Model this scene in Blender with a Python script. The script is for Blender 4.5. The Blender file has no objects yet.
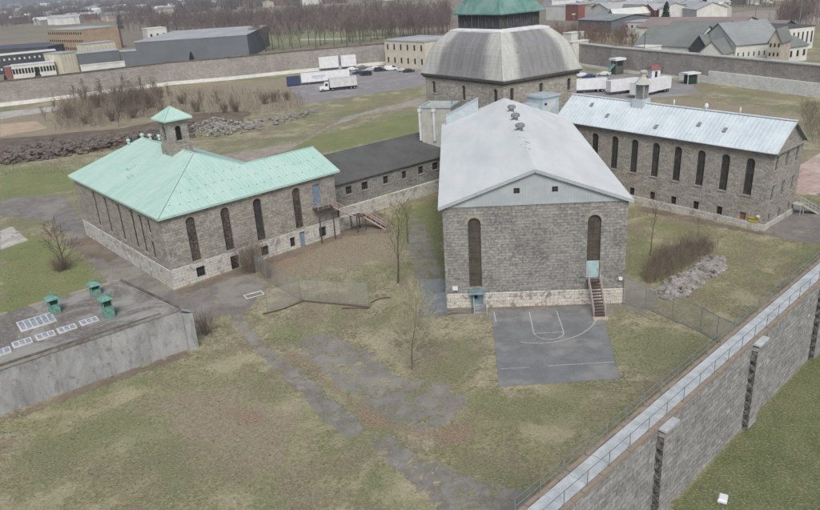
import bpy, math, random
import numpy as np
from mathutils import Vector, Matrix
from mathutils.geometry import tessellate_polygon
random.seed(7); rng=np.random.default_rng(7)
S=bpy.context.scene
COL=S.collection
# ------------------------------------------------------------------ camera
F,PITCH,ROLL,H=712.0,math.radians(21.6),math.radians(-3.75),36.0
_cp,_sp=math.cos(PITCH),math.sin(PITCH)
_f=Vector((0,_cp,-_sp)); _u=Vector((0,_sp,_cp)); _r=Vector((1,0,0))
_c,_s=math.cos(ROLL),math.sin(ROLL)
CR=_c*_r+_s*_u; CU=-_s*_r+_c*_u
cam=bpy.data.cameras.new('camera'); camo=bpy.data.objects.new('camera',cam); COL.objects.link(camo)
M=Matrix((( CR.x,CU.x,-_f.x,0),(CR.y,CU.y,-_f.y,0),(CR.z,CU.z,-_f.z,H),(0,0,0,1)))
camo.matrix_world=M
cam.sensor_width=36; cam.lens=F/820*36; cam.clip_end=20000; cam.clip_start=.5
S.camera=camo
def un(px,py,z=0.0):
    px=float(px);py=float(py); d=CR*((px-410)/F)-CU*((py-255)/F)+_f
    t=(z-H)/d.z
    return (d.x*t,d.y*t)
def prj(x,y,z):
    v=Vector((x,y,z-H)); w=v.dot(_f)
    return 410+F*v.dot(CR)/w,255-F*v.dot(CU)/w
def zat(x,y,py):
    lo,hi=-5.0,60.0
    for _ in range(40):
        m=(lo+hi)/2
        if prj(x,y,m)[1]>py: lo=m
        else: hi=m
    return (lo+hi)/2
def D(a): a=math.radians(a); return (math.sin(a),math.cos(a))
# ------------------------------------------------------------------ render / world
S.render.engine='CYCLES'
S.view_settings.view_transform='Standard'; S.view_settings.look='None'; S.view_settings.gamma=1; S.view_settings.exposure=0.08
S.view_settings.use_curve_mapping=False
S.cycles.max_bounces=6; S.cycles.diffuse_bounces=3; S.cycles.transparent_max_bounces=16; S.cycles.volume_bounces=0
W=bpy.data.worlds.new('World'); S.world=W; W.use_nodes=True
nt=W.node_tree; nt.nodes.clear()
out=nt.nodes.new('ShaderNodeOutputWorld'); bg=nt.nodes.new('ShaderNodeBackground'); sky=nt.nodes.new('ShaderNodeTexSky')
sky.sky_type='NISHITA'; sky.sun_disc=False; sky.sun_elevation=math.radians(50); sky.sun_rotation=math.radians(176)
sky.air_density=1.0; sky.dust_density=5.0; sky.ozone_density=1.0
bg.inputs[1].default_value=0.118
nt.links.new(sky.outputs[0],bg.inputs[0]); nt.links.new(bg.outputs[0],out.inputs[0])
sl=bpy.data.lights.new('sun','SUN'); sl.energy=1.75; sl.angle=math.radians(22); sl.color=(1,1,.95)
so=bpy.data.objects.new('sun',sl); COL.objects.link(so)
# sun_rotation measured from +Y clockwise; direction to sun
sr=math.radians(176); se=math.radians(50)
sd=Vector((math.sin(sr)*math.cos(se),math.cos(sr)*math.cos(se),math.sin(se)))
so.rotation_euler=sd.to_track_quat('Z','Y').to_euler()
# ------------------------------------------------------------------ mesh builder
class MB:
    def __init__(s): s.v=[]; s.f=[]
    def add(s,vs,fs):
        b=len(s.v); s.v+= [tuple(p) for p in vs]; s.f+=[tuple(b+i for i in f) for f in fs]
    def quad(s,a,b,c,d): s.add((a,b,c,d),((0,1,2,3),))
    def tri(s,a,b,c): s.add((a,b,c),((0,1,2),))
    def box(s,x0,x1,y0,y1,z0,z1):
        s.add([(x0,y0,z0),(x1,y0,z0),(x1,y1,z0),(x0,y1,z0),(x0,y0,z1),(x1,y0,z1),(x1,y1,z1),(x0,y1,z1)],
              [(0,3,2,1),(4,5,6,7),(0,1,5,4),(1,2,6,5),(2,3,7,6),(3,0,4,7)])
    def obox(s,c,ax,ay,az):
        c=Vector(c);ax=Vector(ax);ay=Vector(ay);az=Vector(az)
        v=[c+i*ax+j*ay+k*az for k in(-1,1) for j in(-1,1) for i in(-1,1)]
        s.add(v,[(0,2,3,1),(4,5,7,6),(0,1,5,4),(1,3,7,5),(3,2,6,7),(2,0,4,6)])
    def bar(s,p,q,w,h=None):
        p=Vector(p);q=Vector(q);d=q-p
        if d.length<1e-6: return
        h=h or w; d2=d.normalized(); up=Vector((0,0,1)) if abs(d2.z)<.95 else Vector((1,0,0))
        a=d2.cross(up).normalized(); b=a.cross(d2)
        s.obox((p+q)/2,a*w/2,d/2,b*h/2)
    def tube(s,p,q,r0,r1,n=4,cap=False):
        p=Vector(p);q=Vector(q);d=(q-p)
        if d.length<1e-6: return
        d.normalize(); up=Vector((0,0,1)) if abs(d.z)<.9 else Vector((1,0,0))
        a=d.cross(up).normalized(); b=d.cross(a)
        vs=[]
        for c,r in((p,r0),(q,r1)):
            for i in range(n):
                t=2*math.pi*i/n; vs.append(c+a*math.cos(t)*r+b*math.sin(t)*r)
        fs=[(i,(i+1)%n,n+(i+1)%n,n+i) for i in range(n)]
        if cap: fs+=[tuple(range(n))[::-1],tuple(range(n,2*n))]
        s.add(vs,fs)
    def lathe(s,c,prof,n=12):
        c=Vector(c); vs=[]
        for r,z in prof:
            for i in range(n):
                t=2*math.pi*i/n; vs.append(c+Vector((r*math.cos(t),r*math.sin(t),z)))
        fs=[]
        for k in range(len(prof)-1):
            for i in range(n): fs.append((k*n+i,k*n+(i+1)%n,(k+1)*n+(i+1)%n,(k+1)*n+i))
        fs.append(tuple(range(n))[::-1]); fs.append(tuple(range((len(prof)-1)*n,len(prof)*n)))
        s.add(vs,fs)
    def prism(s,poly,axis_pts,h):  # poly list 3d, extruded by vector h
        n=len(poly); h=Vector(h); vs=[Vector(p) for p in poly]+[Vector(p)+h for p in poly]
        s.add(vs,[tuple(range(n))[::-1],tuple(range(n,2*n))]+[(i,(i+1)%n,n+(i+1)%n,n+i) for i in range(n)])
    def panel(s,P,loops,depth):
        """planar wall with holes; P(s,z,d)->3d, d = depth into the wall. loops[0] outer."""
        allp=[p for l in loops for p in l]
        tris=tessellate_polygon([[Vector((a,b,0)) for a,b in l] for l in loops])
        b=len(s.v); s.v+=[tuple(P(a,z,0)) for a,z in allp]
        s.f+=[tuple(b+i for i in t) for t in tris]
        for l in loops[1:]:
            n=len(l)
            for i in range(n):
                a,c=l[i],l[(i+1)%n]
                s.quad(P(a[0],a[1],0),P(c[0],c[1],0),P(c[0],c[1],depth),P(a[0],a[1],depth))
def build(name,mb,mat,parent=None,smooth=False):
    me=bpy.data.meshes.new(name); me.from_pydata(mb.v,[],mb.f); me.update()
    if mb.f:
        uvl=me.uv_layers.new(name='UVMap')
        nl=len(me.loops); vi=np.empty(nl,int); me.loops.foreach_get('vertex_index',vi)
        co=np.empty(len(me.vertices)*3); me.vertices.foreach_get('co',co); co=co.reshape(-1,3)
        nn=np.empty(len(me.polygons)*3); me.polygons.foreach_get('normal',nn); nn=nn.reshape(-1,3)
        lt=np.empty(len(me.polygons),int); me.polygons.foreach_get('loop_total',lt)
        n=np.repeat(nn,lt,axis=0); hn=np.hypot(n[:,0],n[:,1])
        flat=hn<.08
        sgn=np.where((np.abs(n[:,0])>np.abs(n[:,1]))&(n[:,0]>0)|(np.abs(n[:,0])<=np.abs(n[:,1]))&(n[:,1]<0),1,-1)
        hs=np.maximum(hn,1e-6); tx=np.where(flat,1,-n[:,1]/hs*sgn); ty=np.where(flat,0,n[:,0]/hs*sgn)
        p=co[vi]
        u=p[:,0]*tx+p[:,1]*ty
        bx=-n[:,2]*ty; by=n[:,2]*tx; bz=n[:,0]*ty-n[:,1]*tx
        v=np.abs(0)+p[:,0]*bx+p[:,1]*by+p[:,2]*bz
        v=np.where(flat,p[:,1],np.where(np.abs(n[:,2])<.05,p[:,2],v))
        uv=np.stack([u,v],1).ravel(); uvl.data.foreach_set('uv',uv)
    if mat: me.materials.append(mat)
    if smooth: me.polygons.foreach_set('use_smooth',[True]*len(me.polygons))
    o=bpy.data.objects.new(name,me); COL.objects.link(o)
    if parent: o.parent=parent
    return o
def tag(o,label=None,cat=None,group=None,kind=None):
    if label: o['label']=label
    if cat: o['category']=cat
    if group: o['group']=group
    if kind: o['kind']=kind
    return o
def thing(name,loc,ang=0.0,label=None,cat=None,group=None):
    o=bpy.data.objects.new(name,None); COL.objects.link(o); o.location=(loc[0],loc[1],loc[2] if len(loc)>2 else 0); o.rotation_euler=(0,0,ang)
    o.empty_display_size=.3
    return tag(o,label,cat,group)
def copy_tree(o,parent=None):
    c=o.copy(); COL.objects.link(c)
    if parent: c.parent=parent
    for ch in list(o.children): copy_tree(ch,c)
    return c
# ------------------------------------------------------------------ materials
def srgb(r,g,b):
    f=lambda c:(c/255/12.92 if c/255<=.04045 else ((c/255+.055)/1.055)**2.4)
    return (f(r),f(g),f(b),1)
class NG:
    def __init__(s,name):
        s.m=bpy.data.materials.new(name); s.m.use_nodes=True; s.t=s.m.node_tree; s.t.nodes.clear()
        s.o=s.t.nodes.new('ShaderNodeOutputMaterial'); s.b=s.t.nodes.new('ShaderNodeBsdfPrincipled')
        s.t.links.new(s.b.outputs[0],s.o.inputs[0]); s.b.inputs['Specular IOR Level'].default_value=.25
    def n(s,k,**kw):
        q=s.t.nodes.new('ShaderNode'+k)
        for a,b in kw.items(): setattr(q,a,b)
        return q
    def l(s,a,b): s.t.links.new(a,b)
    def coord(s,kind='Object'): return s.n('TexCoord').outputs[kind]
    def mapv(s,v,sc=(1,1,1),rot=(0,0,0)):
        q=s.n('Mapping'); q.inputs['Scale'].default_value=sc; q.inputs['Rotation'].default_value=rot; s.l(v,q.inputs[0]); return q.outputs[0]
    def noise(s,v,sc,det=5,rough=.55,dist=0):
        q=s.n('TexNoise'); q.inputs['Scale'].default_value=sc; q.inputs['Detail'].default_value=det; q.inputs['Roughness'].default_value=rough; q.inputs['Distortion'].default_value=dist
        if v is not None: s.l(v,q.inputs['Vector'])
        return q.outputs['Fac']
    def ramp(s,fac,stops):
        q=s.n('ValToRGB'); e=q.color_ramp.elements
        while len(e)<len(stops): e.new(.5)
        for i,(p,c) in enumerate(stops):
            e[i].position=p; e[i].color=c if len(c)==4 else (*c,1)
        s.l(fac,q.inputs[0]); return q.outputs[0]
    def sm(s,fac,a,b):
        q=s.n('MapRange'); q.interpolation_type='SMOOTHSTEP'; q.inputs[1].default_value=a; q.inputs[2].default_value=b; s.l(fac,q.inputs[0]); return q.outputs[0]
    def math(s,op,a,b=None):
        q=s.n('Math',operation=op)
        for i,x in enumerate((a,b)):
            if x is None: continue
            if isinstance(x,(int,float)): q.inputs[i].default_value=x
            else: s.l(x,q.inputs[i])
        return q.outputs[0]
    def mix(s,fac,a,b,mode='MIX'):
        q=s.n('Mix',data_type='RGBA',blend_type=mode); q.clamp_factor=True
        for i,x in ((0,fac),(6,a),(7,b)):
            if isinstance(x,(int,float)): q.inputs[i].default_value=x
            elif isinstance(x,tuple): q.inputs[i].default_value=x
            else: s.l(x,q.inputs[i])
        return q.outputs[2]
    def base(s,c,rough=.85):
        if isinstance(c,tuple): s.b.inputs['Base Color'].default_value=c
        else: s.l(c,s.b.inputs['Base Color'])
        s.b.inputs['Roughness'].default_value=rough; return s
    def bump(s,h,dist=.03,strength=1):
        q=s.n('Bump'); q.inputs['Distance'].default_value=dist; q.inputs['Strength'].default_value=strength; s.l(h,q.inputs['Height']); s.l(q.outputs[0],s.b.inputs['Normal'])
    def attr(s,name):
        return s.n('Attribute',attribute_name=name).outputs['Fac']
def mottled(name,c1,c2,scale=1.5,rough=.85,bump=.01,spec=None,metal=0):
    g=NG(name); v=g.coord(); f=g.noise(v,scale,6,.6); f2=g.noise(v,scale*7,4,.6)
    c=g.mix(g.sm(g.math('ADD',g.math('MULTIPLY',f,.7),g.math('MULTIPLY',f2,.3)),.35,.65),c1,c2)
    g.base(c,rough); g.b.inputs['Metallic'].default_value=metal
    if bump: g.bump(f2,bump)
    return g.m
def stone(name,c1,c2,mortar,dark,darkamt=.5,bw=.75,bh=.34,streak=.35,ms=.012,coarse=.25):
    g=NG(name); uv=g.coord('UV')
    b=g.n('TexBrick'); b.offset=.5; b.squash=1
    for k,x in (('Scale',1),('Mortar Size',ms),('Mortar Smooth',.3),('Bias',0),('Brick Width',bw),('Row Height',bh)): b.inputs[k].default_value=x
    b.inputs['Color1'].default_value=c1; b.inputs['Color2'].default_value=c2; b.inputs['Mortar'].default_value=mortar
    g.l(uv,b.inputs['Vector'])
    col=b.outputs['Color']
    # second lay of random block tone
    b2=g.n('TexBrick'); b2.offset=.5
    for k,x in (('Scale',1),('Mortar Size',0),('Bias',-.55),('Brick Width',bw),('Row Height',bh)): b2.inputs[k].default_value=x
    b2.inputs['Color1'].default_value=(1,1,1,1); b2.inputs['Color2'].default_value=(.5,.5,.5,1); b2.offset_frequency=2
    mp=g.n('Mapping'); mp.inputs['Location'].default_value=(bw*37,bh*22,0); g.l(uv,mp.inputs[0]); g.l(mp.outputs[0],b2.inputs['Vector'])
    col=g.mix(.55,col,b2.outputs['Color'],'MULTIPLY')
    n1=g.noise(uv,coarse,6,.65); n2=g.noise(g.mapv(uv,(1.4,.12,1)),1.0,5,.6); n3=g.noise(uv,3.2,6,.65)
    col=g.mix(g.math('MULTIPLY',g.sm(n1,.42,.68),darkamt),col,dark)
    col=g.mix(g.math('MULTIPLY',g.sm(n2,.48,.75),streak),col,dark)
    col=g.mix(g.math('MULTIPLY',g.sm(n3,.35,.7),.45),col,g.mix(.5,col,(.9,.88,.84,1)))
    g.base(col,.92)
    g.bump(g.math('ADD',g.math('MULTIPLY',b.outputs['Fac'],-1),g.math('MULTIPLY',n3,.9)),.05,.8)
    return g.m
MS_L=stone('limestone_grey_brown',srgb(160,157,149),srgb(128,125,118),srgb(104,102,96),srgb(90,88,84),.4,bw=.85,bh=.36,coarse=.3)
MS_C=stone('limestone_grey',srgb(140,141,139),srgb(118,119,117),srgb(94,95,94),srgb(78,79,79),.7,bw=.75,bh=.33,coarse=.22)
MS_R=stone('limestone_warm_grey',srgb(164,161,155),srgb(134,132,127),srgb(110,108,104),srgb(96,94,90),.3,bw=.8,bh=.34,coarse=.25)
MS_D=stone('limestone_buff',srgb(176,172,162),srgb(140,137,129),srgb(114,112,106),srgb(98,97,92),.35,bw=.6,bh=.33,coarse=.4)
MS_G=stone('perimeter_stone',srgb(158,160,162),srgb(124,126,128),srgb(98,99,100),srgb(90,91,93),.45,bw=.8,bh=.42,streak=.35,coarse=.3,ms=.02)
MS_Q=stone('shaded_quoin_stone',srgb(74,74,76),srgb(58,58,60),srgb(50,50,50),srgb(50,50,52),.3)  # dark tone paints in the shade of the buttress side faces
MS_F=stone('far_perimeter_stone',srgb(158,153,149),srgb(134,130,127),srgb(112,109,107),srgb(102,99,97),.5,bw=1.2,bh=.5,streak=.5,coarse=.12)
def plaster(name,white,under,amt=.5,sc=.8):
    g=NG(name); uv=g.coord('UV')
    b=g.n('TexBrick')
    for k,x in (('Scale',1),('Mortar Size',.02),('Mortar Smooth',.5),('Brick Width',.9),('Row Height',.42)): b.inputs[k].default_value=x
    b.inputs['Color1'].default_value=white; b.inputs['Color2'].default_value=tuple(x*.85 for x in white[:3])+(1,); b.inputs['Mortar'].default_value=under
    g.l(uv,b.inputs['Vector'])
    f=g.noise(uv,sc,7,.7,.4); f2=g.noise(uv,sc*5,5,.7)
    c=g.mix(g.math('MULTIPLY',g.sm(f,.5,.62),amt),b.outputs['Color'],under)
    c=g.mix(g.math('MULTIPLY',g.sm(f2,.52,.66),amt*.8),c,under)
    g.base(c,.9); g.bump(f2,.04); return g.m
M_PL=plaster('whitewashed_plinth',srgb(200,200,196),srgb(132,130,124),.75)
M_PLc=plaster('whitewashed_plinth_flaking',srgb(205,203,197),srgb(120,117,112),.85,1.1)
M_PLf=plaster('whitewashed_wall_foot',srgb(226,229,228),srgb(168,168,160),.3,.35)
M_copper=None
def copper(name,c1,c2,c3):
    g=NG(name); v=g.coord(); uv=g.coord('UV')
    f=g.noise(g.mapv(uv,(1,.25,1)),.7,6,.6); f2=g.noise(v,3,5,.6)
    f5=g.noise(g.mapv(uv,(.8,.1,1)),1.6,6,.7); f6=g.noise(v,.22,5,.6)
    c=g.mix(g.sm(f,.35,.7),c1,c2); c=g.mix(g.math('MULTIPLY',g.sm(f2,.5,.75),.5),c,c3); c=g.mix(g.math('MULTIPLY',g.sm(f5,.5,.68),.45),c,c3); c=g.mix(g.math('MULTIPLY',g.sm(f6,.46,.6),.4),c,tuple(.75*x+.2 for x in c1[:3])+(1,))
    # sheet laps
    w=g.n('TexBrick'); w.offset=.5
    for k,x in (('Scale',1),('Mortar Size',.022),('Mortar Smooth',.6),('Brick Width',.6),('Row Height',2.6)): w.inputs[k].default_value=x
    g.l(uv,w.inputs['Vector']); c=g.mix(g.math('MULTIPLY',w.outputs['Fac'],.3),c,c3)
    g.base(c,.6); g.bump(f2,.004); return g.m
M_copper=copper('green_copper_sheet',srgb(164,197,188),srgb(178,203,196),srgb(144,178,168))
M_teal=copper('dark_green_copper',srgb(94,132,126),srgb(108,144,138),srgb(72,104,100))
M_white_roof=NG('white_membrane')
g=M_white_roof; v=g.coord(); f=g.noise(g.mapv(v,(.6,.2,1)),.5,6,.6); c=g.mix(g.sm(f,.3,.75),srgb(210,215,216),srgb(194,200,202)); f2=g.noise(v,2.2,6,.7)
w=g.n('TexBrick'); w.offset=0
for k,x in (('Scale',1),('Mortar Size',.012),('Mortar Smooth',.6),('Brick Width',30),('Row Height',1.9)): w.inputs[k].default_value=x
g.l(g.coord('UV'),w.inputs['Vector']); c=g.mix(g.math('MULTIPLY',w.outputs['Fac'],.35),c,srgb(170,174,182))
c=g.mix(g.math('MULTIPLY',g.sm(f2,.6,.8),.35),c,srgb(168,166,164)); g.base(c,.7); M_white_roof=g.m
M_metal_roof=mottled('painted_steel_roof',srgb(198,210,216),srgb(176,189,196),.35,.45,.004)
M_rib=mottled('painted_steel_rib',srgb(214,222,228),srgb(196,205,212),.8,.45,0)
M_siding=NG('pale_steel_siding'); g=M_siding
uv=g.coord('UV'); w=g.n('TexWave',wave_type='BANDS',bands_direction='X'); w.inputs['Scale'].default_value=1.1; g.l(uv,w.inputs['Vector']); f=g.noise(uv,.6,5,.6)
c=g.mix(g.sm(f,.3,.7),srgb(172,181,186),srgb(158,168,174)); c=g.mix(g.math('MULTIPLY',g.sm(w.outputs['Fac'],.8,1),.25),c,srgb(150,156,162)); g.base(c,.6); g.bump(w.outputs['Fac'],.02); M_siding=g.m
M_blue=mottled('pale_blue_sheet',srgb(172,184,190),srgb(156,170,178),1.2,.5,.005)
M_bluew=mottled('weathered_blue_white_slab',srgb(186,194,196),srgb(158,165,167),.9,.85,.01)
M_lgrey=mottled('light_grey_cladding',srgb(182,184,178),srgb(160,162,158),.8,.7,.006)
M_flash=mottled('pale_flashing',srgb(214,220,222),srgb(190,198,202),1,.5,0)
M_glass=NG('grimy_glass'); g=M_glass
v=g.coord(); oi=g.n('ObjectInfo'); f=g.noise(v,1.4,5,.7)
c=g.mix(g.sm(f,.45,.7),srgb(42,42,43),srgb(86,86,86)); c=g.mix(g.math('MULTIPLY',oi.outputs['Random'],.35),c,srgb(110,112,116)); g.base(c,.3); g.b.inputs['Specular IOR Level'].default_value=.5; M_glass=g.m
M_rustglass=NG('rusty_glazing'); g=M_rustglass
v=g.coord(); f=g.noise(g.mapv(v,(1,1,.6)),1.1,6,.75); f2=g.noise(v,3.5,4,.7)
c=g.mix(g.sm(f,.4,.6),srgb(58,56,54),srgb(92,84,77)); c=g.mix(g.math('MULTIPLY',g.sm(f2,.52,.62),.75),c,srgb(132,132,130)); g.base(c,.4); M_rustglass=g.m
M_boarded=mottled('brown_boarding',srgb(92,86,80),srgb(70,66,61),.9,.8,.01)
M_frame=mottled('grey_brown_iron',srgb(96,90,86),srgb(72,68,66),2,.7,0)
M_dark=mottled('dark_opening',srgb(48,48,50),srgb(38,38,40),2,.8,0)
M_sill=mottled('pale_stone_trim',srgb(166,160,150),srgb(140,134,126),1.5,.9,.01)
M_bluedoor=mottled('faded_blue_paint',srgb(132,150,172),srgb(110,128,148),1.4,.7,.004)
M_greendoor=mottled('pale_blue_green_paint',srgb(170,192,196),srgb(146,170,176),1.4,.7,.004)
M_teald=mottled('faded_teal_paint',srgb(126,148,156),srgb(104,126,134),1.6,.7,.004)
M_orange=mottled('orange_brown_door_paint',srgb(150,112,82),srgb(122,90,68),2,.8,0)
M_yellow=mottled('yellow_paint',srgb(204,188,66),srgb(184,168,60),2,.7,0)
M_iron=mottled('galvanised_steel',srgb(146,152,156),srgb(118,124,128),3,.5,0,metal=.2)
M_ironp=mottled('pinkish_grey_handrail',srgb(186,172,166),srgb(160,148,142),3,.7,0)
M_tread=mottled('dark_red_brown_treads',srgb(92,70,68),srgb(70,56,54),3,.8,0)
M_white=mottled('white_paint',srgb(222,225,230),srgb(204,208,214),.8,.55,0)
M_dirtywhite=mottled('dirty_white_paint',srgb(206,208,210),srgb(178,180,182),.8,.7,0)
M_black=mottled('black_rubber',srgb(34,34,36),srgb(26,26,28),3,.8,0)
M_darkroof=mottled('dark_bitumen_roof',srgb(94,96,95),srgb(80,82,81),.25,.9,.02)
M_concrete=NG('weathered_concrete'); g=M_concrete
uv=g.coord('UV'); f=g.noise(g.mapv(uv,(1,.5,1)),.35,8,.7,.5); f2=g.noise(g.mapv(uv,(1.1,.2,1)),1.3,6,.7); f3=g.noise(uv,6,4,.7)
c=g.mix(g.sm(f,.35,.65),srgb(168,171,173),srgb(136,139,142)); c=g.mix(g.math('MULTIPLY',g.sm(f2,.5,.66),.6),c,srgb(104,105,104)); f4=g.noise(uv,1.1,7,.75); c=g.mix(g.math('MULTIPLY',g.sm(f4,.54,.64),.7),c,srgb(112,112,110)); c=g.mix(g.math('MULTIPLY',g.sm(f3,.5,.7),.35),c,srgb(176,176,174)); g.base(c,.9); g.bump(f3,.02); M_concrete=g.m
M_gravelroof=NG('stained_gravel_roof'); g=M_gravelroof
v=g.coord(); f=g.noise(v,.16,8,.7,1.2); f2=g.noise(v,2.5,6,.7)
c=g.mix(g.sm(f,.42,.6),srgb(146,146,142),srgb(108,104,100)); c=g.mix(g.math('MULTIPLY',g.sm(f2,.45,.7),.4),c,srgb(168,166,162)); g.base(c,.95); g.bump(f2,.03); M_gravelroof=g.m
M_teeld=mottled('dark_green_louvre',srgb(46,70,64),srgb(34,52,48),3,.7,0)
M_tealv=mottled('verdigris_vent',srgb(118,162,150),srgb(88,126,116),2.5,.6,.004)
M_skyl=mottled('pale_wired_glass',srgb(160,170,178),srgb(118,126,132),2.5,.35,0)
M_bark=mottled('grey_brown_bark',srgb(104,94,88),srgb(80,72,68),4,.95,0)
M_barkf=mottled('purple_brown_twigs',srgb(128,117,114),srgb(106,97,94),.1,.95,0)
M_barkp=mottled('pale_straw_twigs',srgb(178,174,150),srgb(150,146,124),4,.95,0)
M_brush=mottled('brown_brush_stems',srgb(128,117,106),srgb(98,90,82),3,.95,0)
M_brushg=mottled('grey_brush_stems',srgb(124,114,104),srgb(98,90,82),3,.95,0)
M_rock=mottled('grey_rubble_stone',srgb(160,158,154),srgb(116,114,110),.8,.95,.03)
M_rockd=mottled('dark_ledge_rock',srgb(120,114,108),srgb(82,77,73),.6,.95,.05)
M_ever=mottled('dark_evergreen_needles',srgb(52,64,56),srgb(38,50,44),1,.95,0)
# chain link
def chain(name,c,cover=.3,sc=1):
    g=NG(name); uv=g.coord('UV'); fs=[]
    for r in (.785,-.785):
        w=g.n('TexWave',wave_type='BANDS',bands_direction='X'); w.inputs['Scale'].default_value=4*sc; g.l(g.mapv(uv,(1,1,1),(0,0,r)),w.inputs['Vector']); fs.append(w.outputs['Fac'])
    a=g.sm(g.math('MAXIMUM',fs[0],fs[1]),1-cover*.55,1-cover*.35)
    g.base(c,.6)
    t=g.n('BsdfTransparent'); m=g.n('MixShader'); g.l(a,m.inputs[0]); g.l(t.outputs[0],m.inputs[1]); g.l(g.b.outputs[0],m.inputs[2]); g.l(m.outputs[0],g.o.inputs[0])
    return g.m
M_chain=chain('chain_link_mesh',srgb(160,160,154),.2)
M_chainb=chain('blue_grey_mesh',srgb(118,130,142),.8)
# ------------------------------------------------------------------ generic window
def arch_loop(s0,s1,z0,z1,arch):
    if not arch: return [(s0,z0),(s1,z0),(s1,z1),(s0,z1)]
    r=(s1-s0)/2; c=(s0+s1)/2; l=[(s0,z0),(s1,z0)]
    for i in range(0,9):
        t=math.pi*i/8; l.append((c+r*math.cos(t),z1-r+r*math.sin(t)))
    return l
def window(parent,P,s0,s1,z0,z1,arch=False,pane=None,nh=3,nv=1,sill=True,surround=False,frame=None,depth=.28,name='window',fr=.07,label=None):
    """a framed window set back in its opening; frame mesh with pane, sill and stone surround as sub-parts"""
    lp=arch_loop(s0,s1,z0,z1,arch); n=len(lp)
    inn=arch_loop(s0+fr,s1-fr,z0+fr,z1-fr,arch)
    m=MB(); d0,d1=depth-.07,depth
    for i in range(n):
        j=(i+1)%n; a,b,c,d=lp[i],lp[j],inn[j],inn[i]
        m.quad(P(*a,d0),P(*b,d0),P(*c,d0),P(*d,d0)); m.quad(P(*d,d0),P(*c,d0),P(*c,d1),P(*d,d1))
    top=z1-((s1-s0)/2 if arch else 0)
    def bx(a0,a1,b0,b1):
        q=[P(a0,b0,d0+.01),P(a1,b0,d0+.01),P(a1,b1,d0+.01),P(a0,b1,d0+.01)]; k=[P(a0,b0,d1-.012),P(a1,b0,d1-.012),P(a1,b1,d1-.012),P(a0,b1,d1-.012)]
        m.add(q+k,[(0,1,2,3),(4,5,6,7),(0,1,5,4),(1,2,6,5),(2,3,7,6),(3,0,4,7)])
    for i in range(1,nv+1):
        x=s0+(s1-s0)*i/(nv+1); bx(x-.025,x+.025,z0+fr,z1-fr if nv==1 else top)
    for i in range(1,nh+1):
        z=z0+(top-z0)*i/(nh+ (0 if arch else 1)); bx(s0+fr,s1-fr,z-.03,z+.03)
    w=build(name,m,frame or M_frame,parent)
    if label: w['label']=label
    m=MB(); pl=arch_loop(s0+.01,s1-.01,z0+.01,z1-.01,arch)
    m.add([P(*p,d1-.004) for p in pl],[tuple(range(len(pl)))]); build('pane',m,pane or M_glass,w)
    if sill:
        m=MB(); q=[(s0-.12,z0-.16),(s1+.12,z0-.16),(s1+.12,z0-.01),(s0-.12,z0-.01)]
        m.add([P(*p,-.09) for p in q]+[P(*p,.18) for p in q],[(0,1,2,3),(4,5,6,7),(0,1,5,4),(1,2,6,5),(2,3,7,6),(3,0,4,7)]); build('sill',m,M_sill,w)
    if surround:
        m=MB(); o=[]; ii=[]; r=(s1-s0)/2; c=(s0+s1)/2; zc=z1-r
        K=9
        for k in range(K):
            t0=math.pi*k/K+.02; t1=math.pi*(k+1)/K-.02
            q=[(c+rr*math.cos(t),zc+rr*math.sin(t)) for rr,t in((r+.02,t0),(r+.36,t0),(r+.36,t1),(r+.02,t1))]
            m.add([P(*p,-.03) for p in q]+[P(*p,.05) for p in q],[(0,1,2,3),(0,1,5,4),(1,2,6,5),(2,3,7,6),(3,0,4,7)])
        build('arch_surround',m,M_sill,w)
    return w
def door(parent,P,s0,s1,z0,z1,mat,label=None,depth=.2):
    m=MB(); L=[(s0+.01,z0+.01),(s1-.01,z0+.01),(s1-.01,z1-.01),(s0+.01,z1-.01)]
    m.add([P(*p,depth) for p in L],[(0,1,2,3)])
    w=(s1-s0)
    for a,b in((.12,.45),(.55,.9)):
        q=[(s0+w*.15,z0+(z1-z0)*a),(s1-w*.15,z0+(z1-z0)*a),(s1-w*.15,z0+(z1-z0)*b),(s0+w*.15,z0+(z1-z0)*b)]
        m.add([P(*p,depth-.03) for p in q]+[P(*p,depth) for p in q],[(0,1,2,3),(0,1,5,4),(1,2,6,5),(2,3,7,6),(3,0,4,7)])
    d=build('door',m,mat,parent)
    if label: d['label']=label
    m=MB(); m.obox(P(s1-.18,z0+(z1-z0)*.47,depth-.06),(.05,0,0),(0,.05,0),(0,0,.05)); build('handle',m,M_iron,d)
    return d
def ang_of(h): return math.radians(90-h)
EPS=.003
# ================================================================== BUILDING LEFT (copper roof chapel block)
N=(-30.6,84.3)
LB=thing('stone_building',(*N,0),ang_of(49.5),'grey limestone block with pale green copper roof and small bell tower','building')
Pf=lambda s,z,d:(s,d,z)          # front wall y=0
Pl=lambda s,z,d:(d,s,z)          # left wall x=0
HW=9.62
fw=[(3.15,4.42),(8.05,9.32),(12.9,14.2),(19.2,20.5)]
fb=[(3.38,4.62,.5,1.92),(8.35,9.6,-.3,1.92),(13.1,14.3,.45,1.88),(17.85,18.7,.4,1.84),(19.52,20.42,-.3,2.2),(22.95,24.2,.4,1.94)]
PT=2.55
def rect(a): return [(a[0],a[2]),(a[1],a[2]),(a[1],a[3]),(a[0],a[3])]
def arch(a): return arch_loop(a[0],a[1],a[2],a[3],True)
m=MB()
lo=[[(0,PT),(26.6,PT),(26.6,HW),(0,HW)]]+[arch((a,b,2.8,8.8)) for a,b in fw]+[rect((22.65,23.9,5.2,8.5))]
m.panel(Pf,lo,.4)
lw=[(23.75,25.0),(19.1,20.3),(14.0,15.2),(9.3,10.5),(6.5,7.6)]
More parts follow.
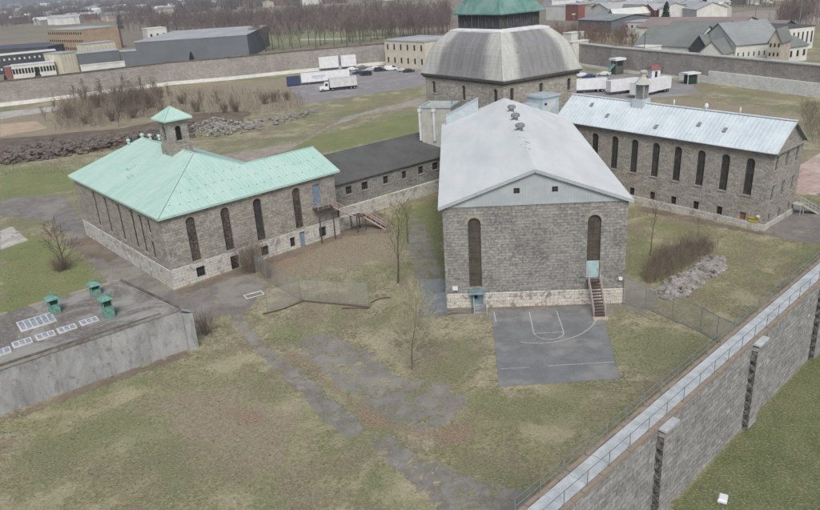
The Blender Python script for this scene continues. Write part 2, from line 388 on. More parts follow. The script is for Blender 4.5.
lo=[[(0,PT),(32.5,PT),(32.5,HW),(0,HW)]]+[rect((a,b,3.35,8.7)) for a,b in lw]+[rect((3.85,4.85,6.7,8.6)),rect((3.85,4.85,3.2,5.6))]
m.panel(Pl,lo,.4)
m.quad((26.6,0,-1),(26.6,11.6,-1),(26.6,11.6,HW),(26.6,0,HW)); m.tri((26.6,0,HW),(26.6,11.6,HW),(26.6,5.8,12.05))
m.quad((26.6,11.6,-1),(20.8,11.6,-1),(20.8,11.6,HW),(26.6,11.6,HW))
m.quad((20.8,11.6,-1),(20.8,32.5,-1),(20.8,32.5,HW),(20.8,11.6,HW)); m.quad((20.8,32.5,-1),(0,32.5,-1),(0,32.5,HW),(20.8,32.5,HW))
build('wall',m,MS_L,LB)
# plinth, 6 cm proud
m=MB()
PP=lambda s,z,d:(s,d-.07,z); PQ=lambda s,z,d:(d-.07,s,z)
m.panel(PP,[[(-.07,-1),(26.67,-1),(26.67,PT),(-.07,PT)]]+[rect((a,b,max(c,-.28),d)) for a,b,c,d in fb],.45)
lb=[(23.5,24.3),(18.7,19.5),(13.7,14.5),(8.9,9.6),(6.2,6.85)]
m.panel(PQ,[[(-.07,-1),(32.5,-1),(32.5,PT),(-.07,PT)]]+[rect((a,b,.95,2.15)) for a,b in lb],.45)
m.quad((-.07,-.07,PT),(26.67,-.07,PT),(26.67,.0,PT+.05),(0,.0,PT+.05)); m.quad((-.07,-.07,PT),(-.07,32.5,PT),(0,32.5,PT+.05),(0,0,PT+.05))
m.quad((26.67,-.07,-1),(26.67,3,-1),(26.67,3,PT),(26.67,-.07,PT))
build('plinth',m,M_PL,LB)
for i,(a,b) in enumerate(fw): window(LB,Pf,a,b,2.8,8.8,True,M_rustglass if i!=2 else M_glass,7,1,True,True)
door(LB,Pf,22.65,23.9,5.2,8.5,M_bluedoor,'faded blue upper door at the top of the outside stair')
for i,(a,b,c,d) in enumerate(fb):
    if i==4: door(LB,PP,a,b,-.28,d,M_bluedoor,'grey blue basement door',.25)
    elif i==1: door(LB,PP,a,b,-.28,d,M_dark,'dark basement doorway',.3)
    else: window(LB,PP,a,b,c,d,False,M_dark,1,2,False,False,depth=.3)
for a,b in lw: window(LB,Pl,a,b,3.35,8.7,False,M_rustglass,6,1,True)
window(LB,Pl,3.85,4.85,6.7,8.6,False,M_glass,2,1,True); window(LB,Pl,3.85,4.85,3.2,5.6,False,M_glass,2,1,True)
for a,b in lb: window(LB,PQ,a,b,.95,2.15,False,M_dark,0,1,False,depth=.3)
# roof
k=.417; ze=9.62; o=.5
def zr(u): return ze+k*(u+o)
zt=zr(10.4); zw=zr(5.8)
th=.16
def roof_faces(m,dz):
    A=(-o,-o,ze+dz);B=(26.6+o+.3,-o,ze+dz);AP=(10.4,10.4,zt+dz);FR=(10.4,28.2,zt+dz)
    E1=(26.6+o+.3,5.8,zw+dz); V1=(20.8-5.8,5.8,zw+dz)  # wing ridge meets main hip/valley
    FL=(-o,33,ze+dz); BR=(21.3,33,ze+dz); IV=(21.3,12.1,ze+dz); EB=(26.6+o+.3,12.1,ze+dz)
    m.add([A,B,E1,V1,AP],[(0,1,2,3,4)])
    m.add([A,AP,FR,FL],[(0,1,2,3)])
    m.add([FL,FR,BR],[(0,1,2)])
    m.add([AP,V1,IV,BR,FR],[(0,1,2,3,4)])
    m.add([V1,E1,EB,IV],[(0,1,2,3)])
m=MB(); roof_faces(m,th)
for a,b in(((-o,-o),(26.6+o+.3,-o)),((-o,-o),(-o,33)),((-o,33),(21.3,33))):
    m.quad((*a,ze-.12),(*b,ze-.12),(*b,ze+th),(*a,ze+th))
m.quad((27.4,-o,ze-.1),(27.4,5.8,zw-.1),(27.4,5.8,zw+th),(27.4,-o,ze+th)); m.quad((27.4,12.1,ze-.1),(27.4,5.8,zw-.1),(27.4,5.8,zw+th),(27.4,12.1,ze+th))
# soffit
m.quad((-o,-o,ze-.1),(27.4,-o,ze-.1),(27.4,.02,ze-.1),(-o,.02,ze-.1)); m.quad((-o,-o,ze-.102),(-o,33,ze-.102),(.02,33,ze-.102),(.02,-o,ze-.102)); m.quad((26.6,-o,ze-.1),(27.4,-o,ze-.1),(27.4,5.8,zw-.1),(26.6,5.8,zw-.1))
rf=build('roof',m,M_copper,LB)
m=MB()
def zs(u): return zr(u)+th+.02
x=-.2
while x<27.3:
    y1=x if x<10.4 else max(5.8,20.8-x)
    if y1>-.3: m.bar((x,-o,zs(-o)),(x,y1,zs(y1)),.05,.07)
    x+=.62
y=-.2
while y<33:
    x1=y if y<10.4 else (10.4 if y<28.2 else (33-y)/(33-28.2)*10.9-.5)
    if x1>-.4: m.bar((-o,y,zs(-o)-.02),(x1,y,zs(x1)-.02),.05,.04)
    y+=.62
build('seam',m,M_copper,rf)['kind']='stuff'
m=MB()
for p,q in(((-o,-o,ze),(10.4,10.4,zt)),((10.4,10.4,zt),(10.4,28.2,zt)),((10.4,10.4,zt),(15,5.8,zw)),((15,5.8,zw),(27.4,5.8,zw)),((-o,33,ze),(10.4,28.2,zt))):
    m.bar((p[0],p[1],p[2]+th+.05),(q[0],q[1],q[2]+th+.05),.22,.14)
build('ridge_cap',m,M_copper,rf)
for (x,y,s_) in((4.6,19.6,.5),(3.2,16.6,.3)):
    m=MB(); m.obox((x,y,zs(x)+.22),(s_,0,s_*k),(0,s_*.8,0),(0,0,.22)); build('roof_hatch',m,M_copper,rf)
for q in((10.4,28.2),(11.9,28.9),(13.6,29.6),(8.4,29.0)):
    m=MB(); zz=zt if q[0]==10.4 else zt-abs(q[0]-10.4)*.3; m.lathe((q[0],q[1],zz),[(.22,0),(.22,.5),(.34,.55),(.34,.75),(.1,.9)],8); build('roof_vent',m,M_copper,rf)
rng2=random.Random(3)
m=MB()
for row in range(3):
    x=.5
    while x<26.5:
        y=1.0+row*2.1+(.3 if int(x*3)%2 else 0)
        if y<(x if x<10.4 else max(5.5,20.8-x))-.4: m.obox((x+.3,y,zs(y)+.02),(.07,0,0),(0,.05,.02),(0,0,.03))
        x+=1.24
build('snow_guard',m,M_tealv,rf)['kind']='stuff'
# bell tower
BT=build('bell_tower',(lambda m:(m.box(8.75,12.05,13.9,17.2,12.4,14.9),m)[1])(MB()),MS_L,LB)
cx,cy=10.4,15.55; hw=1.5
m=MB()
for P0 in (lambda s,z,d:(s,cy-hw+d,z),lambda s,z,d:(s,cy+hw-d,z)):
    m.panel(P0,[[(cx-hw,14.9),(cx+hw,14.9),(cx+hw,18.6),(cx-hw,18.6)],arch_loop(cx-.45,cx+.45,15.7,17.8,True)],.35)
for P0 in (lambda s,z,d:(cx-hw+d,s,z),lambda s,z,d:(cx+hw-d,s,z)):
    m.panel(P0,[[(cy-hw,14.9),(cy+hw,14.9),(cy+hw,18.6),(cy-hw,18.6)],arch_loop(cy-.45,cy+.45,15.7,17.8,True)],.35)
build('belfry_wall',m,MS_L,BT)
for P0,c in ((lambda s,z,d:(s,cy-hw+d,z),cx),(lambda s,z,d:(cx-hw+d,s,z),cy)):
    m=MB(); m.add([P0(a,z,.3) for a,z in arch_loop(c-.44,c+.44,15.71,17.79,True)],[tuple(range(11))])
    for i in range(5): m.bar(P0(c-.44,15.9+i*.35,.24),P0(c+.44,15.9+i*.35,.24),.05,.12)
    build('louvre',m,M_dark,BT)
m=MB(); m.box(cx-hw-.12,cx+hw+.12,cy-hw-.12,cy+hw+.12,14.9,15.12); build('string_course',m,M_sill,BT); m=MB(); m.box(cx-hw-.18,cx+hw+.18,cy-hw-.18,cy+hw+.18,18.35,18.62); build('cornice',m,M_sill,BT)
m=MB(); e=2.15; m.box(cx-e,cx+e,cy-e,cy+e,18.62,18.82)
m.add([(cx-e,cy-e,18.82),(cx+e,cy-e,18.82),(cx+e,cy+e,18.82),(cx-e,cy+e,18.82),(cx,cy,20.4)],[(0,1,4),(1,2,4),(2,3,4),(3,0,4)])
for sx in(-1,1):
    for sy in(-1,1): m.bar((cx+sx*e,cy+sy*e,18.85),(cx,cy,20.43),.14,.1)
build('tower_roof',m,M_copper,BT)
# outside stair at right end of front wall
def stair(parent,a,b,width,rail_mat,tread_mat,nstep,landing=None,legs=True):
    """straight outside stair from a (bottom) up to b (top)"""
    a=Vector(a);b=Vector(b); d=b-a; hd=Vector((d.x,d.y,0)).normalized(); sd_=Vector((-hd.y,hd.x,0))
    t=MB()
    for i in range(nstep):
        c=a+d*((i+.5)/nstep); t.obox(c,sd_*width/2,hd*(Vector((d.x,d.y,0)).length/nstep*.5),Vector((0,0,.03)))
    build('tread',t,tread_mat,parent)['kind']='stuff'
    r=MB()
    for sgn in(-1,1):
        off=sd_*width/2*sgn
        r.bar(a+off,b+off,.06,.22)
    build('stringer',r,rail_mat,parent)
    for sgn in(-1,1):
        off=sd_*width/2*sgn; r=MB(); up=Vector((0,0,1))
        r.bar(a+off+up,b+off+up,.06); r.bar(a+off+up*.55,b+off+up*.55,.04)
        n=5
        for i in range(n+1): r.bar(a+off+d*(i/n),a+off+d*(i/n)+up,.05)
        build('handrail',r,rail_mat,parent)
ST=thing('outside_stair',(*N,0),ang_of(49.5),'steel stair climbing to the blue upper door of the green-roofed building','stair')
m=MB(); m.box(22.2,24.8,-1.6,-.1,5.05,5.17)
for x,y in((22.3,-1.5),(24.7,-1.5)): m.box(x-.07,x+.07,y-.07,y+.07,0,5.05)
build('landing',m,M_frame,ST)
m=MB()
for z in(5.65,6.15): m.bar((22.2,-1.58,z),(24.8,-1.58,z),.05); m.bar((22.2,-1.58,z),(22.2,-.1,z),.05)
for x in(22.2,23.1,24,24.8): m.bar((x,-1.58,5.1),(x,-1.58,6.15),.05)
build('landing_rail',m,M_ironp,ST)
stair(ST,(28.6,-1.2,2.4),(24.8,-.85,5.1),1.2,M_ironp,M_tread,12)
m=MB(); m.box(28.5,30.3,-2,-.3,2.3,2.42)
for x,y in((28.6,-1.9),(30.2,-1.9),(28.6,-.4),(30.2,-.4)): m.box(x-.06,x+.06,y-.06,y+.06,0,2.3)
build('landing',m,M_frame,ST)
stair(ST,(32.6,-3.8,0),(30.2,-1.2,2.4),1.2,M_ironp,M_tread,11)
# stair enclosure wall seen under landing
tag(build('low_stone_wall',(lambda m:(m.box(26.75,31.5,.9,1.5,-.5,2.0),m)[1])(MB()),M_PL),'short whitewashed stone wall behind the steel stair','wall')
bpy.data.objects['low_stone_wall'].location=(*N,0); bpy.data.objects['low_stone_wall'].rotation_euler=(0,0,ang_of(49.5))
# ================================================================== CENTRE WING
C0=(3.8,73.55)
CB=thing('stone_cell_block',(*C0,0),ang_of(94.3),'grey stone cell block in the centre with smooth white gable roof','building')
WC,LC=19.9,44.5
hc=12.1; pc=1.75; za=15.75
m=MB()
m.panel(Pf,[[(0,pc),(WC,pc),(WC,hc),(0,hc)],arch((2.7,4.1,2.55,10.8)),arch((15.65,17.1,3.2,10.6))],.45)
nwc=[(5+i*4.2,6.2+i*4.2) for i in range(9)]
for P0 in(lambda s,z,d:(d,s,z),lambda s,z,d:(WC-d,s,z)):
    m.panel(P0,[[(0,pc),(LC,pc),(LC,hc),(0,hc)]]+[arch((a,b,3.5,10)) for a,b in nwc],.45)
m.quad((0,LC,-1),(WC,LC,-1),(WC,LC,hc),(0,LC,hc)); m.tri((0,LC,hc),(WC,LC,hc),(WC/2,LC,za))
build('wall',m,MS_C,CB)
m=MB(); e=.08
m.panel(lambda s,z,d:(s,d-e,z),[[(-e,-1),(WC+e,-1),(WC+e,pc),(-e,pc)]],.3)
m.quad((-e,-e,-1),(-e,LC,-1),(-e,LC,pc),(-e,-e,pc)); m.quad((WC+e,-e,-1),(WC+e,LC,-1),(WC+e,LC,pc),(WC+e,-e,pc))
m.quad((-e,-e,pc),(WC+e,-e,pc),(WC,0,pc+.06),(0,0,pc+.06)); m.quad((-e,-e,pc),(-e,LC,pc),(0,LC,pc+.06),(0,0,pc+.06)); m.quad((WC+e,-e,pc),(WC+e,LC,pc),(WC,LC,pc+.06),(WC,0,pc+.06))
build('plinth',m,M_PLc,CB)
window(CB,Pf,2.7,4.1,2.55,10.8,True,M_boarded,9,1,False,True,label='tall brown boarded window above the teal porch')
window(CB,Pf,15.65,17.1,5.25,10.6,True,M_boarded,6,1,False,True,label='tall brown boarded window above the pale door')
door(CB,Pf,15.65,17.1,3.2,5.22,M_greendoor,'pale blue white door below the right-hand tall window')
for P0 in(lambda s,z,d:(d,s,z),lambda s,z,d:(WC-d,s,z)):
    for a,b in nwc: window(CB,P0,a,b,3.5,10,True,M_glass,6,1,True)
# gable siding + little windows
m=MB()
lo=[[(-.05,hc),(WC+.05,hc),(WC/2,za)],rect((7.7,8.35,13.4,14.0)),rect((11.75,12.4,13.4,14.0))]
m.panel(lambda s,z,d:(s,d-.1,z),lo,.25)
m.quad((-.05,-.1,hc),(WC+.05,-.1,hc),(WC+.05,.1,hc-.02),(-.05,.1,hc-.02))
build('gable',m,M_siding,CB)
for a,b in((7.7,8.35),(11.75,12.4)): window(CB,lambda s,z,d:(s,d-.1,z),a,b,13.4,14.0,False,M_dark,1,1,False,depth=.15,fr=.05,label='tiny square gable window')
m=MB(); ov=.45; kk=(za-hc)/(WC/2); zl=hc-.45*kk+.12
for sgn in(0,1):
    X=lambda x:(x if sgn==0 else WC-x)
    for dz in(0,.2):
        m.quad((X(-ov),-.35,zl+dz),(X(WC/2),-.35,za+.12+dz),(X(WC/2),LC,za+.12+dz),(X(-ov),LC,zl+dz))
    m.quad((X(-ov),-.35,zl),(X(-ov),LC,zl),(X(-ov),LC,zl+.2),(X(-ov),-.35,zl+.2))
    m.quad((X(-ov),-.35,zl),(X(WC/2),-.35,za+.12),(X(WC/2),-.35,za+.32),(X(-ov),-.35,zl+.2))
    m.quad((X(-ov),LC,zl),(X(WC/2),LC,za+.12),(X(WC/2),LC,za+.32),(X(-ov),LC,zl+.2))
rc=build('roof',m,M_white_roof,CB)
m=MB()
for sgn in(0,1):
    X=lambda x:(x if sgn==0 else WC-x)
    m.bar((X(-ov),-.38,zl+.02),(X(WC/2),-.38,za+.14),.1,.34)
build('verge_board',m,M_siding,rc)
for yy in(33,26.5,19.5):
    m=MB(); m.lathe((WC/2+.25,yy,za+.3),[(.35,0),(.35,.35),(.62,.4),(.62,.72),(.45,.85),(.1,.9)],14); t_=build('roof_ventilator',m,M_iron,rc)
for yy,sx in((29.8,.3),(15.2,.1),(12.8,.5),(11.4,-.1),(9.3,.2),(23,.2)):
    m=MB(); m.add([(WC/2+sx+math.cos(t)*rr*1.0,yy+math.sin(t)*rr*1.3,za+.335-abs(sx+math.cos(t)*rr)*kk) for t,rr in [(i*.698,random.uniform(.3,.5)) for i in range(9)]],[tuple(range(9))]); build('roof_patch',m,M_lgrey,rc)
for i in range(11):
    pass
m=MB()  # raised parapet on the back left rake
def zc_(x): return zl+.2+(x+ov)*kk
xa,xb=.3,5.6
m.add([(xa,LC-2.2,zc_(xa)),(xb,LC-2.2,zc_(xb)),(xb,LC-.8,zc_(xb)),(xa,LC-.8,zc_(xa)),(xa,LC-1.9,zc_(xa)+1.3),(xb,LC-1.9,zc_(xb)+1.9),(xb,LC-.9,zc_(xb)+2.1),(xa,LC-.9,zc_(xa)+1.5)],[(0,1,5,4),(1,2,6,5),(2,3,7,6),(3,0,4,7),(4,5,6,7)])
m.bar((xa,LC-1.85,zc_(xa)+1.36),(xb,LC-1.85,zc_(xb)+1.96),.25,.14)
build('raised_parapet',m,M_blue,rc)
m=MB(); m.box(.25,.55,-.16,-.09,2.2,2.45)
build('wall_box',(lambda m:(m.box(.75,1.35,-.3,0,2.35,2.75),m)[1])(MB()),M_white,CB)
build('wall_box',(lambda m:(m.box(19.2,19.6,-.25,0,2.9,3.2),m)[1])(MB()),M_white,CB)
# stair to right door
S2=thing('outside_stair',(*C0,0),ang_of(94.3),'steep stair with pale pink handrails below the pale door of the white-roofed block','stair')
stair(S2,(16.6,-3.5,.05),(16.4,-.6,3.1),1.25,M_ironp,M_tread,12)
m=MB(); m.box(15.7,17.1,-.75,-.09,3.05,3.15); build('landing',m,M_frame,S2)
m=MB(); m.box(15.8,17.4,-4.1,-3.5,0,.14); build('foot_slab',m,M_ironp,S2)
# teal porch / stair below left window
S3=thing('porch_stair',(*C0,0),ang_of(94.3),'faded teal door hood with short stair below the left tall window','stair')
m=MB(); m.box(2.55,4.45,-.62,-.1,2.2,2.3); m.add([(2.55,-.1,2.3),(4.45,-.1,2.3),(4.45,-1.0,2.05),(2.55,-1.0,2.05)],[(0,1,2,3)]); build('hood',m,M_teald,S3)
m=MB(); m.box(2.8,4.2,-.14,-.085,.1,2.15); dd=build('door_panel',m,M_teald,S3)
m=MB(); m.box(3.2,3.55,-.19,-.145,1.2,1.7); build('door_window',m,M_dark,dd)
for x in(3.1,4.5):
    m=MB(); m.bar((x,-.2,1.6),(x,-2.2,.9),.07); m.bar((x,-2.2,0),(x,-2.2,.95),.07); m.bar((x,-1.1,0),(x,-1.1,1.25),.06); build('handrail',m,M_lgrey,S3)
m=MB(); m.box(3.1,4.5,-1.5,-.1,0,.25); m.box(3.1,4.5,-1.0,-.1,.25,.5); build('step',m,M_concrete,S3)
# ================================================================== RIGHT WING
Rn=(48.9,91.42)
RB=thing('stone_wing',(*Rn,0),ang_of(49.5),'long grey stone wing with ribbed pale blue metal roof at right','building')
TILT=math.radians(1.25)
RB.rotation_euler=(TILT,0,ang_of(49.5))
WR,LR=9.4,36.0; hr=10.95; pr_=.8
m=MB()
rw=[27.9,24.25,20.75,17.15,13.6,10.0,6.45,3.0]
rb=[20.65,17.1,13.6,10.05,6.5]
Pl_=lambda s,z,d:(d,s,z)
m.panel(Pl_,[[(0,pr_),(LR,pr_),(LR,hr),(0,hr)]]+[arch((c-.6,c+.6,4.5,9.72)) for c in rw]+[rect((c-.42,c+.42,.85,2.08)) for c in rb]+[rect((2.68,3.55,.86,1.95))],.4)
Pe=lambda s,z,d:(s,d,z)
ew=[1.15,4.4,7.6]
m.panel(Pe,[[(0,pr_),(WR,pr_),(WR,hr),(WR/2,14.2),(0,hr)]]+[arch((c-.4,c+.4,8.2,10.3)) for c in ew]+[arch((c-.4,c+.4,4.0,6.2)) for c in ew]+[rect((c-.35,c+.35,.9,2.2)) for c in ew],.4)
m.quad((WR,0,-1),(WR,LR,-1),(WR,LR,hr),(WR,0,hr)); m.quad((0,LR,-1),(WR,LR,-1),(WR,LR,hr),(0,LR,hr)); m.tri((0,LR,hr),(WR,LR,hr),(WR/2,LR,14.2))
build('wall',m,MS_R,RB)
m=MB(); m.panel(lambda s,z,d:(d-.07,s,z),[[(-.07,-2.5),(LR,-2.5),(LR,pr_),(-.07,pr_)]],.2); m.panel(lambda s,z,d:(s,d-.07,z),[[(-.07,-2.5),(WR+.07,-2.5),(WR+.07,pr_),(-.07,pr_)]],.2)
m.quad((-.07,-.07,pr_),(-.07,LR,pr_),(0,LR,pr_+.04),(0,0,pr_+.04)); m.quad((-.07,-.07,pr_),(WR,-.07,pr_),(WR,0,pr_+.04),(0,0,pr_+.04))
build('plinth',m,M_PL,RB)
for c in rw: window(RB,Pl_,c-.6,c+.6,4.5,9.72,True,M_glass,6,1,True,True)
for c in rb: window(RB,Pl_,c-.42,c+.42,.85,2.08,False,M_dark,1,1,False)
door(RB,Pl_,2.68,3.55,.86,1.95,M_orange,'orange brown hatch at the near foot of the wall')
for c in ew:
    window(RB,Pe,c-.4,c+.4,8.2,10.3,True,M_glass,3,1,True); window(RB,Pe,c-.4,c+.4,4.0,6.2,True,M_glass,3,1,True); window(RB,Pe,c-.35,c+.35,.9,2.2,False,M_dark,1,1,False)
build('notice_board',(lambda m:(m.box(-.12,-.06,.85,2.35,1.35,1.55),m.box(-.12,-.06,.95,2.2,.9,1.2),m)[2])(MB()),M_yellow,RB)['label']='two flat yellow strips on the wall foot'
build('wall_lamp',(lambda m:(m.box(-.35,0,.75,1.1,1.75,2.0),m)[1])(MB()),M_white,RB)
m=MB(); oo=.4; kr=(14.2-hr)/(WR/2); z0=hr-oo*kr+.1; zR=14.3
for sgn in(0,1):
    X=lambda x:(x if sgn==0 else WR-x)
    for dz in(0,.12): m.quad((X(-oo),-.45,z0+dz),(X(WR/2),-.45,zR+dz),(X(WR/2),LR,zR+dz),(X(-oo),LR,z0+dz))
    m.quad((X(-oo),-.45,z0),(X(-oo),LR,z0),(X(-oo),LR,z0+.12),(X(-oo),-.45,z0+.12)); m.quad((X(-oo),-.45,z0),(X(WR/2),-.45,zR),(X(WR/2),-.45,zR+.12),(X(-oo),-.45,z0+.12))
rr=build('roof',m,M_metal_roof,RB)
m=MB(); y=-.4
while y<LR:
    for sgn in(0,1):
        X=lambda x:(x if sgn==0 else WR-x)
        m.bar((X(-oo),y,z0+.15),(X(WR/2),y,zR+.15),.07,.09)
    y+=.62
build('rib',m,M_rib,rr)['kind']='stuff'
m=MB(); m.bar((WR/2,-.45,zR+.17),(WR/2,LR,zR+.17),.5,.1); build('ridge_cap',m,M_rib,rr)
m=MB()
for sgn in(0,1):
    X=lambda x:(x if sgn==0 else WR-x); m.bar((X(-oo),-.42,z0),(X(WR/2),-.42,zR),.14,.3)
m.bar((-oo,-.3,hr-.1),(WR+oo,-.3,hr-.1),.3,.18); build('pediment_trim',m,MS_R,rr)
m=MB(); m.bar((-oo-.08,-.4,z0-.02),(-oo-.08,LR,z0-.02),.16,.16); build('gutter',m,M_frame,rr)
for (x,y) in((1.6,27),(2.2,12),(.9,18),(3.1,31),(1.9,8)):
    m=MB(); m.obox((x,y,z0+.16+(x+oo)*kr+.06),(.32,0,.32*kr),(0,.25,0),(0,0,.07)); build('roof_hatch',m,M_iron,rr)
for y,r_ in((12.4,.19),(17.5,.08),(7.4,.08)):
    m=MB(); m.lathe((WR/2,y,zR+.1),[(r_*.6,0),(r_*.6,.35),(r_*1.4,.45),(r_*1.5,.7),(r_*.9,.95),(.05,1.05)],12); build('roof_ventilator',m,M_white,rr)
# ridge lantern
yl=23.0
m=MB(); m.box(WR/2-1.1,WR/2+1.1,yl-.95,yl+.95,13.4,15.0); LN=build('lantern',m,M_metal_roof,rr)
m=MB(); m.box(WR/2-.62,WR/2+.62,yl-.62,yl+.62,15.0,17.3)
build('lantern_louvre',m,mottled('grey_louvre',srgb(120,130,132),srgb(94,104,106),3,.6,0),LN)
m=MB()
for i in range(9): z=15.15+i*.24; m.box(WR/2-.68,WR/2+.68,yl-.68,yl+.68,z,z+.06)
for sx in(-1,1):
    for sy in(-1,1): m.box(WR/2+sx*.66-.07,WR/2+sx*.66+.07,yl+sy*.66-.07,yl+sy*.66+.07,15,17.3)
build('lantern_frame',m,M_lgrey,LN)
m=MB(); m.lathe((WR/2,yl,17.3),[(1.35,0),(1.2,.15),(.65,.75),(.42,1.1),(.42,1.7),(.6,1.75),(.55,2.0),(.1,2.1)],14); build('lantern_cap',m,M_lgrey,LN)
# stair at the far end of end wall
S4=thing('wooden_steps',(*Rn,0),ang_of(49.5),'small pale steps down from the end wall of the ribbed-roof wing','steps')
stair(S4,(11.6,-2.6,0),(9.6,-.6,1.7),1.1,M_lgrey,M_lgrey,8)
m=MB(); m.box(8.6,10.0,-1.4,-.1,1.6,1.72); m.bar((8.7,-1.3,0),(8.7,-1.3,1.6),.1); m.bar((9.9,-1.3,0),(9.9,-1.3,1.6),.1); build('landing',m,M_lgrey,S4)
# ================================================================== ROTUNDA
cL=Vector((4.2,136.5));cF=Vector((17.2,119.1));cR=Vector((32.5,128.35));cB=cL+cR-cF; CC=(cL+cR)/2
RT=thing('rotunda',(CC.x,CC.y,0),0,'great domed stone rotunda with stained grey roof and green-topped lantern','building')
cor=[Vector(((p-CC).x,(p-CC).y,0)) for p in(cF,cR,cB,cL)]
def ring(s_,z): return [Vector((c.x*s_,c.y*s_,z)) for c in cor]
def side_fn(i,s_):
    a=ring(s_,0)[i]; b=ring(s_,0)[(i+1)%4]; d=(b-a).normalized(); inw=Vector((-d.y,d.x,0)) 
    if inw.dot(-(a+b)/2)<0: inw=-inw
    L_=(b-a).length
    return (lambda s,z,dd:tuple(a+d*s+inw*dd+Vector((0,0,z)))),L_
wl_=[[(14.55,15.35,14.9,17.0),(8,8.8,14.9,17.0),(1.5,2.3,14.9,17.0)],[(2,2.8,14.9,17),(8,8.8,14.9,17)],[],[(1.4,2.3,14.3,16.9),(9.4,10.3,14.3,16.9),(17.6,18.5,14.9,17.1)]]
m=MB(); wins=[]
for i in range(4):
    P0,L_=side_fn(i,.94)
    ws=wl_[i]
    if i==3: ws=[(L_-b,L_-a,c,d) for a,b,c,d in ws]  # side from left corner to front corner
    m.panel(P0,[[(0,-1),(L_,-1),(L_,18.4),(0,18.4)]]+[arch(w_) for w_ in ws],.45)
    wins+=[(P0,w_) for w_ in ws]
build('wall',m,MS_D,RT)
for P0,w_ in wins: window(RT,P0,*w_,True,M_glass,3,1,True,True)
m=MB()
for a,b,c,d in((.94,.97,17.7,18.0),(.97,.995,18.0,18.4)):
    r0,r1,r2=ring(a,c),ring(b,c),ring(b,d)
    for i in range(4):
        j=(i+1)%4; m.quad(r0[i],r0[j],r1[j],r1[i]); m.quad(r1[i],r1[j],r2[j],r2[i])
build('cornice',m,M_frame,RT)
prof=[(1.0,18.4),(1.0,18.55),(.965,19.4),(.935,20.3),(.905,21.3),(.87,22.3),(.825,23.2),(.77,24.0),(.70,24.75),(.635,25.4),(.6,25.7)]
GD=NG('stained_dome_sheet'); g=GD; uv=g.coord('UV'); t_at=g.attr('across'); h_at=g.attr('rise')
n1=g.noise(uv,.25,6,.65); n2=g.noise(g.mapv(uv,(1.2,.15,1)),1,5,.65); n3=g.noise(uv,3,5,.6)
edge=g.math('ADD',t_at,g.math('MULTIPLY',g.math('SUBTRACT',n1,.5),.35))
st=g.sm(edge,.26,.5)
c=g.mix(g.sm(n2,.3,.7),srgb(184,187,184),srgb(164,167,164))
cd=g.mix(g.sm(n2,.3,.7),srgb(126,128,132),srgb(106,107,111)); cd=g.mix(g.math('MULTIPLY',g.sm(n3,.5,.7),.4),cd,srgb(140,132,126))
c=g.mix(g.math('MULTIPLY',st,.85),c,cd)
w=g.n('TexBrick')
for kx,x in(('Scale',1),('Mortar Size',.02),('Mortar Smooth',.5),('Brick Width',.7),('Row Height',.55)): w.inputs[kx].default_value=x
g.l(uv,w.inputs['Vector']); c=g.mix(g.math('MULTIPLY',w.outputs['Fac'],.3),c,srgb(96,96,96)); g.base(c,.7); g.bump(n3,.02)
# dome mesh with across attribute (0 at hips, 1 mid face)
m=MB(); acr=[]; ris=[]
NA=16
for i in range(4):
    base=len(m.v)
    for kx,(s_,z) in enumerate(prof):
        r=ring(s_,z); a,b=r[i],r[(i+1)%4]
        for q in range(NA+1):
            t=q/NA; m.v.append(tuple(a.lerp(b,t))); acr.append(1-abs(2*t-1)); ris.append(kx/(len(prof)-1))
    for kx in range(len(prof)-1):
        for q in range(NA):
            a=base+kx*(NA+1)+q; m.f.append((a,a+1,a+NA+2,a+NA+1))
dm=build('dome_roof',m,GD.m,RT)
for nm,arr in(('across',acr),('rise',ris)):
    at=dm.data.attributes.new(nm,'FLOAT','POINT'); at.data.foreach_set('value',arr)
for c_ in range(4):
    m=MB()
    for kx in range(len(prof)-1):
        m.bar(ring(prof[kx][0],prof[kx][1])[c_],ring(prof[kx+1][0],prof[kx+1][1])[c_],.22,.12)
    build('hip_cap',m,M_lgrey,dm)
m=MB(); r0,r1,r2=ring(.612,25.62),ring(.612,25.85),ring(.49,26.15)
for i in range(4):
    j=(i+1)%4; m.quad(r0[i],r0[j],r1[j],r1[i]); m.quad(r1[i],r1[j],r2[j],r2[i])
build('flashing_band',m,M_white,dm)
LT=None; M_lv=mottled('dark_grey_louvre',srgb(84,90,94),srgb(66,70,74),2,.8,0)
m=MB(); r0,r1=ring(.48,26.1),ring(.48,28.8)
for i in range(4): j=(i+1)%4; m.quad(r0[i],r0[j],r1[j],r1[i])
LT=build('lantern_drum',m,mottled('weathered_dark_slate_boards',srgb(92,98,100),srgb(62,66,70),1.2,.85,.02),RT)
for i in range(4):
    P0,L_=side_fn(i,.485)
    nb=6
    for q in range(nb):
        x=L_*(q+.5)/nb; mm=MB(); mm.add([P0(x-.42,26.5,-.03),P0(x+.42,26.5,-.03),P0(x+.42,28.45,-.03),P0(x-.42,28.45,-.03)],[(0,1,2,3)])
        for zz in (26.9,27.3,27.7,28.1): mm.bar(P0(x-.42,zz,-.05),P0(x+.42,zz,-.05),.05,.06)
        build('louvre',mm,M_lv,LT)
    for q in range(nb+1):
        mm=MB(); x=min(max(L_*q/nb,.1),L_-.1); mm.bar(P0(x,26.12,-.06),P0(x,28.75,-.06),.2); build('pilaster',mm,M_frame,LT)
m=MB(); pf=[(.50,28.55),(.555,28.45),(.56,28.65),(.44,30.3),(.30,32.2),(.12,34.8),(.12,36.4),(.0,37.4)]
for kx in range(len(pf)-1):
    a,b=ring(*pf[kx]),ring(*pf[kx+1])
    for i in range(4): j=(i+1)%4; m.quad(a[i],a[j],b[j],b[i])
lr=build('lantern_roof',m,M_teal,RT)
m=MB()
